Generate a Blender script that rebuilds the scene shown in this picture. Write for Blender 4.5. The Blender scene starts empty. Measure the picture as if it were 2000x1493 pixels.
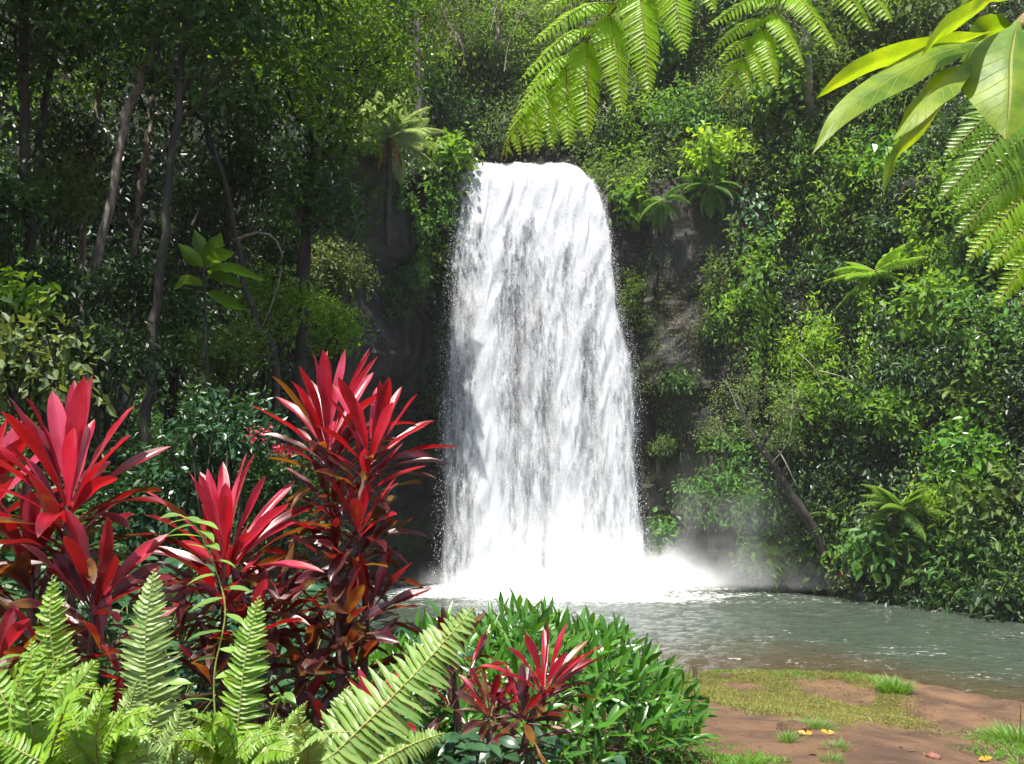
import bpy, math, random
import numpy as np
from mathutils import Vector
from mathutils.bvhtree import BVHTree

# ------------------------------------------------------------------ camera, sky, sun, exposure
SC = bpy.context.scene
COL = SC.collection
R = math.radians
PITCH = R(8.76)
FPX = 1570.0                       # focal length in photograph pixels (2000 wide)
CAM = np.array([0.0, 0.0, 3.5])
cam_data = bpy.data.cameras.new('camera')
cam_data.sensor_width = 36.0
cam_data.lens = 36.0 * FPX / 2000.0
cam_data.clip_start = 0.05
cam_data.clip_end = 2000.0
cam = bpy.data.objects.new('camera', cam_data)
cam.location = CAM
cam.rotation_euler = (R(90) + PITCH, 0, 0)
COL.objects.link(cam)
SC.camera = cam

SUN_DIR = Vector((-0.16, -0.36, 0.92)).normalized()      # towards the sun
elev = math.asin(SUN_DIR.z)
azim = math.atan2(SUN_DIR.x, SUN_DIR.y)
world = bpy.data.worlds.new('World')
SC.world = world
world.use_nodes = True
wn = world.node_tree
sky = wn.nodes.new('ShaderNodeTexSky')
sky.sky_type = 'NISHITA'
sky.sun_disc = False
sky.sun_elevation = elev
sky.sun_rotation = azim
sky.dust_density = 2.0
wn.links.new(sky.outputs[0], wn.nodes['Background'].inputs[0])
wn.nodes['Background'].inputs[1].default_value = 0.11
sun = bpy.data.lights.new('sun', 'SUN')
sun.energy = 5.0
sun.angle = R(0.5)
sun.color = (1.0, 0.95, 0.86)
sun_o = bpy.data.objects.new('sun', sun)
sun_o.rotation_euler = (-SUN_DIR).to_track_quat('-Z', 'Y').to_euler()
sun_o.location = (0, 0, 60)
COL.objects.link(sun_o)
SC.view_settings.view_transform = 'Standard'
SC.view_settings.look = 'None'
SC.view_settings.exposure = 1.35
SC.view_settings.gamma = 1.0
cy = SC.cycles
cy.max_bounces = 6
cy.diffuse_bounces = 3
cy.glossy_bounces = 2
cy.transmission_bounces = 4
cy.transparent_max_bounces = 12
cy.volume_bounces = 3
cy.volume_step_rate = 1.0
cy.volume_max_steps = 64
cy.caustics_reflective = False
cy.caustics_refractive = False
cy.use_denoising = True
cy.sample_clamp_indirect = 4.0
cy.use_adaptive_sampling = True
cy.adaptive_threshold = 0.02

# ------------------------------------------------------------------ helpers
def nrm(a):
    a = np.asarray(a, float)
    return a / np.maximum(np.linalg.norm(a, axis=-1, keepdims=True), 1e-9)

def ray(px, py):
    f = np.array([0, math.cos(PITCH), math.sin(PITCH)])
    u = np.array([0, -math.sin(PITCH), math.cos(PITCH)])
    return f + (px - 1000) / FPX * np.array([1.0, 0, 0]) + (746.5 - py) / FPX * u

def at(px, py, Y):
    d = ray(px, py)
    return CAM + d * (Y / d[1])

def spline(pts, n):
    """Catmull-Rom through pts, n samples."""
    p = np.asarray(pts, float)
    if len(p) == 2:
        t = np.linspace(0, 1, n)[:, None]
        return p[0] * (1 - t) + p[1] * t
    q = np.vstack([2 * p[0] - p[1], p, 2 * p[-1] - p[-2]])
    s = np.linspace(0, len(p) - 1 - 1e-6, n)
    i = s.astype(int)
    t = (s - i)[:, None]
    a, b, c, d = q[i], q[i + 1], q[i + 2], q[i + 3]
    return 0.5 * (2 * b + (c - a) * t + (2 * a - 5 * b + 4 * c - d) * t ** 2 + (3 * b - a - 3 * c + d) * t ** 3)

_wr = np.random.default_rng(5)
_WD = nrm(_wr.normal(size=(14, 3)))
_WP = _wr.uniform(0, 6.28, 14)
_WF = 1.0 + _wr.uniform(0, 1.6, 14)
def wob(p, scale=1.0, seed=0):
    """smooth pseudo noise in about -1..1"""
    p = np.asarray(p, float) * scale
    out = np.zeros(p.shape[:-1])
    for k in range(5):
        j = (k + seed * 3) % 14
        out += np.sin(p @ _WD[j] * _WF[j] * 2.0 + _WP[j] + seed * 1.7 + 1.3 * np.sin(p @ _WD[(j + 5) % 14] * _WF[(j + 2) % 14] + seed))
    return out / 3.2

def hash2(i, j):
    x = np.sin(i * 127.1 + j * 311.7) * 43758.5453
    return x - np.floor(x)

def sstep(a, b, x):
    t = np.clip((x - a) / (b - a), 0, 1)
    return t * t * (3 - 2 * t)

class MB:
    """collects vertices, quads and tris with one vector attribute and builds ONE mesh object"""
    def __init__(s):
        s.v, s.q, s.t, s.a, s.n = [], [], [], [], 0
    def add(s, v, quads=None, tris=None, a=None):
        v = np.asarray(v, float).reshape(-1, 3)
        if quads is not None and len(quads): s.q.append(np.asarray(quads).reshape(-1, 4) + s.n)
        if tris is not None and len(tris): s.t.append(np.asarray(tris).reshape(-1, 3) + s.n)
        s.v.append(v)
        s.a.append(np.zeros((len(v), 3)) if a is None else np.broadcast_to(np.asarray(a, float), (len(v), 3)))
        s.n += len(v)
    def build(s, name, mat, parent=None, smooth=False, origin=None):
        v = np.vstack(s.v)
        org = np.array(origin if origin is not None else (0, 0, 0), float)
        if parent is not None: org = np.array(parent.get('_o', (0, 0, 0)))
        elif origin is None: org = np.array([v[:, 0].mean(), v[:, 1].mean(), v[:, 2].min()])
        q = np.vstack(s.q) if s.q else np.zeros((0, 4), int)
        t = np.vstack(s.t) if s.t else np.zeros((0, 3), int)
        me = bpy.data.meshes.new(name)
        me.vertices.add(len(v))
        me.vertices.foreach_set('co', (v - org).astype(np.float32).ravel())
        nl = q.size + t.size
        me.loops.add(nl)
        me.loops.foreach_set('vertex_index', np.concatenate([q.ravel(), t.ravel()]).astype(np.int32))
        me.polygons.add(len(q) + len(t))
        st = np.concatenate([np.arange(len(q)) * 4, q.size + np.arange(len(t)) * 3]).astype(np.int32)
        me.polygons.foreach_set('loop_start', st)
        at_ = me.attributes.new('lv', 'FLOAT_VECTOR', 'POINT')
        at_.data.foreach_set('vector', np.vstack(s.a).astype(np.float32).ravel())
        me.update(calc_edges=True)
        me.polygons.foreach_set('use_smooth', np.full(len(q) + len(t), smooth))
        me.materials.append(mat)
        o = bpy.data.objects.new(name, me)
        COL.objects.link(o)
        if parent is not None: o.parent = parent
        else: o.location = org
        return o

def tag(o, label, cat, group=None, kind=None):
    o['label'] = label
    o['category'] = cat
    if group: o['group'] = group
    if kind: o['kind'] = kind
    return o

def thing(name, label, cat, loc, group=None):
    o = bpy.data.objects.new(name, None)
    o.empty_display_size = 0.2
    o.location = loc
    o['_o'] = tuple(float(x) for x in loc)
    COL.objects.link(o)
    return tag(o, label, cat, group)

def finish_parents():
    for o in bpy.data.objects:
        if '_o' in o.keys(): del o['_o']

def tube(mb, path, radii, sides=7, a=(0.5, 0.5, 0.5)):
    p = np.asarray(path, float)
    k = len(p)
    r = np.broadcast_to(np.asarray(radii, float), (k,)) if np.ndim(radii) == 0 else np.interp(np.linspace(0, 1, k), np.linspace(0, 1, len(radii)), radii)
    tg = nrm(np.gradient(p, axis=0))
    ref = np.array([0, 0, 1.0]) if abs(tg[:, 2]).mean() < 0.8 else np.array([0, 1.0, 0])
    x = nrm(np.cross(tg, ref)); y = np.cross(x, tg)
    an = np.linspace(0, 2 * np.pi, sides, endpoint=False)
    v = p[:, None] + r[:, None, None] * (np.cos(an)[None, :, None] * x[:, None] + np.sin(an)[None, :, None] * y[:, None])
    i = np.arange(k - 1)[:, None] * sides; j = np.arange(sides)[None]
    jn = (j + 1) % sides
    q = np.stack([i + j, i + jn, i + sides + jn, i + sides + j], -1)
    mb.add(v, quads=q, a=a)
    mb.add(np.vstack([p[-1] + tg[-1] * r[-1] * 0.6, v[-1]]), tris=[[0, 1 + m, 1 + (m + 1) % sides] for m in range(sides)], a=a)

def leaf6(mb, P, D, N, L, W, a0, a2, fold=0.18, droop=0.12):
    """n small folded leaves, six vertices each"""
    n = len(P)
    D = nrm(D); N = nrm(N - (N * D).sum(-1, keepdims=True) * D); X = np.cross(D, N)
    L = np.broadcast_to(L, (n,))[:, None]; W = np.broadcast_to(W, (n,))[:, None]
    v = np.empty((n, 6, 3))
    v[:, 0] = P
    v[:, 1] = P + D * L * .32 + X * W * .48 + N * W * fold
    v[:, 2] = P + D * L * .70 + X * W * .36 + N * (W * fold * .8 - L * droop * .5)
    v[:, 3] = P + D * L - N * L * droop
    v[:, 4] = P + D * L * .70 - X * W * .36 + N * (W * fold * .8 - L * droop * .5)
    v[:, 5] = P + D * L * .32 - X * W * .48 + N * W * fold
    b = np.arange(n)[:, None] * 6
    q = np.concatenate([b + np.array([[0, 1, 2, 3]]), b + np.array([[0, 3, 4, 5]])])
    a = np.empty((n, 6, 3))
    a[..., 0] = np.broadcast_to(a0, (n,))[:, None]
    a[..., 1] = np.array([0, .32, .7, 1, .7, .32])[None]
    a[..., 2] = np.broadcast_to(a2, (n,))[:, None]
    mb.add(v, quads=q, a=a.reshape(-1, 3))

PROF_LANCE = lambda t: np.interp(t, [0, .08, .2, .45, .65, .85, .95, 1], [.10, .16, .55, 1.0, .95, .5, .2, .01])
PROF_CORDY = lambda t: np.interp(t, [0, .06, .16, .3, .45, .62, .78, .90, .96, 1], [.32, .20, .24, .52, .85, 1.0, .95, .62, .30, .01])
PROF_OVAL = lambda t: np.interp(t, [0, .06, .2, .42, .65, .85, 1], [.05, .12, .75, 1.0, .85, .42, .01])
PROF_STRAP = lambda t: np.interp(t, [0, .1, .5, .8, 1], [.7, .95, 1.0, .7, .02])
PROF_PINNA = lambda t: np.interp(t, [0, .06, .25, .6, .85, 1], [.55, .95, 1.0, .8, .45, .02])

def straps(mb, P, D, N, L, W, bend, prof=PROF_LANCE, rows=7, across=5, fold=0.2, ruffle=0.0, a0=0.5, rng=None, twist=None):
    """n bent blades: rows x across vertices; lv = (a0, t along, s across)"""
    n = len(P)
    D = nrm(D); N = nrm(N - (N * D).sum(-1, keepdims=True) * D); X = np.cross(D, N)
    L = np.broadcast_to(L, (n,)); W = np.broadcast_to(W, (n,)); bend = np.broadcast_to(bend, (n,))
    a0 = np.broadcast_to(a0, (n,))
    t = np.linspace(0, 1, rows)
    ang = bend[:, None] * t[None] ** 1.25                       # n, rows
    T = np.cos(ang)[..., None] * D[:, None] - np.sin(ang)[..., None] * N[:, None]
    NN = np.cos(ang)[..., None] * N[:, None] + np.sin(ang)[..., None] * D[:, None]
    step = (L / (rows - 1))[:, None, None]
    mid = P[:, None] + np.concatenate([np.zeros((n, 1, 3)), np.cumsum((T[:, :-1] + T[:, 1:]) * .5 * step, 1)], 1)
    XX = np.broadcast_to(X[:, None], T.shape)
    if twist is not None:
        tw = np.broadcast_to(twist, (n,))[:, None] * t[None]
        XX, NN = np.cos(tw)[..., None] * XX + np.sin(tw)[..., None] * NN, np.cos(tw)[..., None] * NN - np.sin(tw)[..., None] * XX
    w = prof(t)[None] * W[:, None] * .5                          # n, rows
    s = np.linspace(-1, 1, across)
    off = np.abs(s)[None, None] * fold * w[..., None]
    if ruffle and rng is not None:
        ph = rng.uniform(0, 6.28, (n, 1, 2)); fr = rng.uniform(8, 15, (n, 1, 1))
        side = (s > 0).astype(int)
        off = off + ruffle * w[..., None] * (s ** 2)[None, None] * np.sin(t[None, :, None] * fr + ph[:, :, side])
    v = mid[:, :, None] + (s[None, None] * w[..., None])[..., None] * XX[:, :, None] + off[..., None] * NN[:, :, None]
    b = np.arange(n)[:, None, None] * rows * across
    i = np.arange(rows - 1)[None, :, None] * across; j = np.arange(across - 1)[None, None]
    q = np.stack([b + i + j, b + i + j + 1, b + i + across + j + 1, b + i + across + j], -1)
    a = np.empty((n, rows, across, 3))
    a[..., 0] = a0[:, None, None]; a[..., 1] = t[None, :, None]; a[..., 2] = s[None, None]
    mb.add(v, quads=q, a=a.reshape(-1, 3))

# ------------------------------------------------------------------ materials
def new_mat(name):
    m = bpy.data.materials.new(name)
    m.use_nodes = True
    nt = m.node_tree
    nt.nodes.clear()
    out = nt.nodes.new('ShaderNodeOutputMaterial')
    return m, nt, out
def nd(nt, t, **kw):
    n = nt.nodes.new(t)
    for k, v in kw.items():
        if k == 'ins':
            for a, b in v.items():
                if isinstance(b, bpy.types.NodeSocket): nt.links.new(b, n.inputs[a])
                else: n.inputs[a].default_value = b
        else: setattr(n, k, v)
    return n
def mixc(nt, f, a, b, mode='MIX'):
    n = nt.nodes.new('ShaderNodeMix'); n.data_type = 'RGBA'; n.blend_type = mode
    for i, v in ((0, f), (6, a), (7, b)):
        if isinstance(v, bpy.types.NodeSocket): nt.links.new(v, n.inputs[i])
        else: n.inputs[i].default_value = v if i == 0 else (tuple(v) + (1,))[:4]
    return n.outputs[2]
def mth(nt, op, a, b=0.0, c=0.0, clamp=False):
    n = nt.nodes.new('ShaderNodeMath'); n.operation = op; n.use_clamp = clamp
    for i, v in enumerate((a, b, c)):
        if isinstance(v, bpy.types.NodeSocket): nt.links.new(v, n.inputs[i])
        else: n.inputs[i].default_value = v
    return n.outputs[0]
def ramp(nt, f, stops):
    n = nt.nodes.new('ShaderNodeValToRGB')
    while len(n.color_ramp.elements) < len(stops): n.color_ramp.elements.new(0.5)
    for e, (p, c) in zip(n.color_ramp.elements, stops):
        e.position = p; e.color = tuple(c) + (1,) if len(c) == 3 else c
    nt.links.new(f, n.inputs[0])
    return n.outputs[0]
def lvattr(nt):
    a = nd(nt, 'ShaderNodeAttribute', attribute_name='lv')
    s = nd(nt, 'ShaderNodeSeparateXYZ', ins={0: a.outputs['Vector']})
    return s.outputs
def mapr(nt, v, a, b, c=0.0, d=1.0, smooth=True):
    n = nt.nodes.new('ShaderNodeMapRange')
    if smooth: n.interpolation_type = 'SMOOTHSTEP'
    nt.links.new(v, n.inputs[0])
    for i, x in enumerate((a, b, c, d)): n.inputs[i + 1].default_value = x
    return n.outputs[0]

def leaf_mat(name, dark, light, rough=0.42, transl=0.3, tcol=None, spec=0.5, vein=False):
    """green leaves: colour varies from leaf to leaf and clump to clump"""
    m, nt, out = new_mat(name)
    lv = lvattr(nt)
    f = mth(nt, 'ADD', mth(nt, 'MULTIPLY', lv[0], 0.6), mth(nt, 'MULTIPLY', lv[2], 0.4), clamp=True)
    c = mixc(nt, f, dark, light)
    if vein:
        c = mixc(nt, mapr(nt, mth(nt, 'ABSOLUTE', lv[2]), 0.0, 0.09, 0.55, 0.0), mixc(nt, lv[0], dark, light), [x * 1.6 for x in light])
    p = nd(nt, 'ShaderNodeBsdfPrincipled', ins={'Base Color': c, 'Roughness': rough, 'Specular IOR Level': spec})
    tc = tcol or [min(1, light[0] * 2.2), min(1, light[1] * 2.0), light[2] * 0.8]
    t = nd(nt, 'ShaderNodeBsdfTranslucent', ins={'Color': mixc(nt, f if not vein else lv[0], [x * .55 for x in tc], tc)})
    mx = nd(nt, 'ShaderNodeMixShader', ins={0: transl, 1: p.outputs[0], 2: t.outputs[0]})
    nt.links.new(mx.outputs[0], out.inputs[0])
    return m

def bark_mat(name, c1, c2, scale=6.0, moss=None):
    m, nt, out = new_mat(name)
    tc = nd(nt, 'ShaderNodeTexCoord')
    mp = nd(nt, 'ShaderNodeMapping', ins={0: tc.outputs['Object'], 3: (scale, scale, scale * .3)})
    n1 = nd(nt, 'ShaderNodeTexNoise', ins={0: mp.outputs[0], 'Scale': 1.0, 'Detail': 6.0, 'Roughness': .7})
    c = mixc(nt, mapr(nt, n1.outputs[0], .38, .64), c1, c2)
    if moss:
        n2 = nd(nt, 'ShaderNodeTexNoise', ins={0: tc.outputs['Object'], 'Scale': scale * .35, 'Detail': 4.0})
        c = mixc(nt, mapr(nt, n2.outputs[0], .5, .65), c, moss)
    b = nd(nt, 'ShaderNodeBump', ins={'Strength': .6, 'Distance': .03, 'Height': n1.outputs[0]})
    p = nd(nt, 'ShaderNodeBsdfPrincipled', ins={'Base Color': c, 'Roughness': .8, 'Normal': b.outputs[0]})
    nt.links.new(p.outputs[0], out.inputs[0])
    return m

M = {}
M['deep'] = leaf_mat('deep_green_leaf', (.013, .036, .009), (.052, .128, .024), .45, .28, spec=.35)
M['mid'] = leaf_mat('mid_green_leaf', (.032, .080, .012), (.150, .285, .036), .5, .4, spec=.22)
M['lime'] = leaf_mat('lime_leaf', (.070, .150, .010), (.24, .40, .030), .5, .42, spec=.22)
M['olive'] = leaf_mat('olive_leaf', (.034, .066, .014), (.115, .185, .042), .55, .34, spec=.2)
M['grey'] = leaf_mat('grey_green_leaf', (.045, .075, .026), (.150, .205, .075), .52, .3, spec=.3)
M['blue'] = leaf_mat('blue_green_leaf', (.026, .074, .018), (.110, .250, .055), .5, .36, spec=.22)
M['fernb'] = leaf_mat('pale_fern_leaf', (.16, .25, .13), (.32, .44, .25), .5, .3)
M['forest'] = leaf_mat('shade_toned_leaf', (.008, .020, .007), (.030, .068, .016), .4, .2, spec=.35)  # near-black leaf: shade and dark gaps are put into its colour
M['gloss'] = leaf_mat('glossy_lance_leaf', (.022, .085, .010), (.075, .200, .022), .3, .3, vein=True)
M['broad'] = leaf_mat('broad_dark_leaf', (.012, .045, .018), (.035, .095, .035), .35, .2, vein=True)
M['philo'] = leaf_mat('broad_climber_leaf', (.020, .065, .022), (.060, .140, .050), .4, .25)
M['sword'] = leaf_mat('sword_fern_leaf', (.065, .17, .010), (.19, .32, .020), .45, .42, vein=True)
M['swordpale'] = leaf_mat('pale_sword_fern_leaf', (.10, .19, .045), (.24, .34, .10), .42, .38, vein=True)
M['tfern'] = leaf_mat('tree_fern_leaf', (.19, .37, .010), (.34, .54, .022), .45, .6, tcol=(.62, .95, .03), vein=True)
M['tfernd'] = leaf_mat('tree_fern_shade_toned_leaf', (.09, .19, .012), (.16, .31, .025), .4, .55, tcol=(.40, .65, .02), vein=True)  # darker copy of the tree fern leaf, shade painted into the colour
M['vine'] = leaf_mat('light_vine_leaf', (.08, .19, .02), (.20, .38, .04), .42, .42)
M['herb'] = leaf_mat('soft_herb_leaf', (.07, .16, .03), (.19, .32, .07), .4, .35, vein=True)
M['dead'] = leaf_mat('dead_frond', (.12, .055, .02), (.30, .15, .06), .8, .15, tcol=(.3, .15, .05))
M['dry'] = leaf_mat('dry_grass', (.10, .13, .02), (.34, .31, .085), .6, .3, tcol=(.32, .34, .06))
M['grass'] = leaf_mat('green_grass', (.05, .14, .015), (.16, .32, .04), .5, .35)
M['yellow'] = leaf_mat('yellow_fallen_leaf', (.36, .17, .012), (.55, .30, .03), .5, .2)
M['flower'] = leaf_mat('pink_flower', (.40, .02, .05), (.65, .08, .14), .5, .3, tcol=(.6, .05, .1))
M['bark'] = bark_mat('dark_bark', (.012, .009, .007), (.045, .035, .026), 6, (.022, .030, .010))
M['pale'] = bark_mat('pale_bark', (.045, .034, .025), (.24, .20, .16), 9)
M['twig'] = bark_mat('grey_twig', (.12, .10, .08), (.28, .25, .20), 20)
M['stem'] = bark_mat('cordyline_stem', (.05, .025, .02), (.15, .09, .07), 40)
M['rachis'] = bark_mat('frond_midrib', (.14, .17, .03), (.30, .32, .08), 60)
M['rachisbr'] = bark_mat('brown_frond_midrib', (.12, .08, .02), (.25, .18, .06), 60)
M['rock'] = bark_mat('wet_boulder', (.03, .028, .026), (.12, .105, .095), 3, (.03, .045, .015))
M['redrock'] = bark_mat('rusty_boulder', (.10, .035, .022), (.22, .09, .06), 4)
M['wood'] = bark_mat('weathered_stake', (.03, .024, .018), (.10, .08, .06), 30)

def cordy_mat():
    m, nt, out = new_mat('red_cordyline_leaf')
    lv = lvattr(nt)
    tc = nd(nt, 'ShaderNodeTexCoord')
    cm = nd(nt, 'ShaderNodeCombineXYZ', ins={0: mth(nt, 'MULTIPLY', lv[2], 9.0), 1: mth(nt, 'MULTIPLY', lv[1], 1.2), 2: mth(nt, 'MULTIPLY', lv[0], 37.0)})
    n = nd(nt, 'ShaderNodeTexNoise', ins={0: cm.outputs[0], 'Scale': 1.0, 'Detail': 4.0})
    n2 = nd(nt, 'ShaderNodeTexNoise', ins={0: tc.outputs['Object'], 'Scale': 9.0, 'Detail': 3.0})
    f = mth(nt, 'ADD', lv[0], mth(nt, 'ADD', mth(nt, 'MULTIPLY_ADD', n.outputs[0], .30, -.15), mth(nt, 'MULTIPLY_ADD', n2.outputs[0], .80, -.36)), clamp=True)
    st = [(0.0, (.46, .045, .095)), (.20, (.34, .010, .030)), (.42, (.17, .004, .010)), (.62, (.062, .006, .014)), (.82, (.032, .010, .012)), (1.0, (.13, .070, .010))]
    c = ramp(nt, f, st)
    ed = mapr(nt, mth(nt, 'ABSOLUTE', lv[2]), .86, .98)
    c = mixc(nt, mth(nt, 'MULTIPLY', ed, .5), c, (.34, .02, .045))
    c = mixc(nt, mapr(nt, mth(nt, 'ABSOLUTE', lv[2]), .0, .07, .5, 0), c, (.10, .004, .012))
    tip = mth(nt, 'MULTIPLY', mapr(nt, lv[1], .93, 1.0), .7)
    c = mixc(nt, tip, c, (.22, .11, .05))
    bp = nd(nt, 'ShaderNodeBump', ins={'Strength': .35, 'Distance': .004, 'Height': n.outputs[0]})
    p = nd(nt, 'ShaderNodeBsdfPrincipled', ins={'Base Color': c, 'Roughness': .34, 'Specular IOR Level': .55, 'Coat Weight': .3, 'Coat Roughness': .22, 'Normal': bp.outputs[0]})
    t = nd(nt, 'ShaderNodeBsdfTranslucent', ins={'Color': ramp(nt, f, [(0, (.55, .022, .05)), (.4, (.45, .006, .008)), (.75, (.20, .012, .008)), (1, (.34, .13, .006))])})
    mx = nd(nt, 'ShaderNodeMixShader', ins={0: .34, 1: p.outputs[0], 2: t.outputs[0]})
    nt.links.new(mx.outputs[0], out.inputs[0])
    return m
M['cordy'] = cordy_mat()

def bigleaf_mat():
    m, nt, out = new_mat('backlit_big_leaf')
    lv = lvattr(nt)
    tc = nd(nt, 'ShaderNodeTexCoord')
    n2 = nd(nt, 'ShaderNodeTexNoise', ins={0: tc.outputs['Object'], 'Scale': 14.0, 'Detail': 5.0, 'Roughness': .6})
    c = mixc(nt, mapr(nt, n2.outputs[0], .3, .7), (.07, .16, .008), (.20, .29, .016))
    sv = mth(nt, 'ABSOLUTE', mth(nt, 'SUBTRACT', mth(nt, 'FRACT', mth(nt, 'SUBTRACT', mth(nt, 'MULTIPLY', lv[1], 11.0), mth(nt, 'MULTIPLY', mth(nt, 'ABSOLUTE', lv[2]), 1.6))), .5))
    vein = mth(nt, 'MAXIMUM', mapr(nt, mth(nt, 'ABSOLUTE', lv[2]), .0, .05, .9, 0), mapr(nt, sv, .0, .06, .35, 0))
    c = mixc(nt, vein, c, (.30, .30, .06))
    sp = mapr(nt, n2.outputs[0], .67, .71)
    c = mixc(nt, sp, c, (.20, .07, .015))
    tipb = mapr(nt, lv[1], .95, 1.0, 0, .6)
    c = mixc(nt, tipb, c, (.35, .16, .03))
    bp = nd(nt, 'ShaderNodeBump', ins={'Strength': .5, 'Distance': .006, 'Height': mth(nt, 'ADD', n2.outputs[0], mth(nt, 'MULTIPLY', vein, -.8))})
    p = nd(nt, 'ShaderNodeBsdfPrincipled', ins={'Base Color': c, 'Roughness': .5, 'Specular IOR Level': .35, 'Normal': bp.outputs[0]})
    tcol = mixc(nt, mapr(nt, n2.outputs[0], .3, .7), (.24, .42, .006), (.48, .60, .010))
    tcol = mixc(nt, mth(nt, 'MULTIPLY', vein, .8), tcol, (.30, .30, .02))
    tcol = mixc(nt, sp, tcol, (.25, .08, .01))
    t = nd(nt, 'ShaderNodeBsdfTranslucent', ins={'Color': tcol})
    mx = nd(nt, 'ShaderNodeMixShader', ins={0: .46, 1: p.outputs[0], 2: t.outputs[0]})
    nt.links.new(mx.outputs[0], out.inputs[0])
    return m
M['bigleaf'] = bigleaf_mat()

def rock_mat():
    m, nt, out = new_mat('basalt_cliff')
    tc = nd(nt, 'ShaderNodeTexCoord'); g = nd(nt, 'ShaderNodeNewGeometry')
    mp = nd(nt, 'ShaderNodeMapping', ins={0: tc.outputs['Object'], 3: (1, 1, .35)})
    n1 = nd(nt, 'ShaderNodeTexNoise', ins={0: mp.outputs[0], 'Scale': 1.6, 'Detail': 8.0, 'Roughness': .7})
    n2 = nd(nt, 'ShaderNodeTexNoise', ins={0: tc.outputs['Object'], 'Scale': .33, 'Detail': 4.0})
    n3 = nd(nt, 'ShaderNodeTexNoise', ins={0: tc.outputs['Object'], 'Scale': 6.0, 'Detail': 6.0, 'Roughness': .7})
    lv = lvattr(nt)
    c = mixc(nt, mapr(nt, n1.outputs[0], .35, .7), (.006, .0055, .0055), (.030, .026, .024))
    c = mixc(nt, mth(nt, 'MULTIPLY', lv[0], mapr(nt, n1.outputs[0], .42, .58)), c, (.085, .050, .034))   # bare brown rock face
    c = mixc(nt, mth(nt, 'MULTIPLY', mapr(nt, n2.outputs[0], .5, .66), .6), c, (.030, .042, .014))        # moss
    c = mixc(nt, lv[2], c, (.010, .010, .005))                                                            # soil of the hillside
    b = nd(nt, 'ShaderNodeBump', ins={'Strength': .9, 'Distance': .12, 'Height': mth(nt, 'ADD', n1.outputs[0], mth(nt, 'MULTIPLY', n3.outputs[0], .4))})
    p = nd(nt, 'ShaderNodeBsdfPrincipled', ins={'Base Color': c, 'Roughness': mth(nt, 'MULTIPLY_ADD', lv[2], .4, .55), 'Specular IOR Level': .3, 'Normal': b.outputs[0]})
    nt.links.new(p.outputs[0], out.inputs[0])
    return m
M['cliff'] = rock_mat()

def dirt_mat():
    m, nt, out = new_mat('red_brown_soil')
    tc = nd(nt, 'ShaderNodeTexCoord')
    n1 = nd(nt, 'ShaderNodeTexNoise', ins={0: tc.outputs['Object'], 'Scale': 1.3, 'Detail': 8.0, 'Roughness': .65})
    n2 = nd(nt, 'ShaderNodeTexNoise', ins={0: tc.outputs['Object'], 'Scale': 22.0, 'Detail': 6.0, 'Roughness': .7})
    n3 = nd(nt, 'ShaderNodeTexVoronoi', ins={0: tc.outputs['Object'], 'Scale': 16.0})
    c = mixc(nt, mapr(nt, n1.outputs[0], .3, .7), (.046, .022, .010), (.150, .080, .038))
    c = mixc(nt, mapr(nt, n2.outputs[0], .55, .75), c, (.16, .098, .058))
    c = mixc(nt, mapr(nt, n2.outputs[0], .42, .28), c, (.050, .026, .015))
    lv = lvattr(nt)
    c = mixc(nt, lv[0], c, (.016, .014, .009))      # damp humus under the trees and the pool bed
    h = mth(nt, 'ADD', mth(nt, 'MULTIPLY', n2.outputs[0], .6), n1.outputs[0])
    b = nd(nt, 'ShaderNodeBump', ins={'Strength': 1.0, 'Distance': .07, 'Height': h})
    p = nd(nt, 'ShaderNodeBsdfPrincipled', ins={'Base Color': c, 'Roughness': .85, 'Normal': b.outputs[0]})
    nt.links.new(p.outputs[0], out.inputs[0])
    return m
M['dirt'] = dirt_mat()

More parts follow.
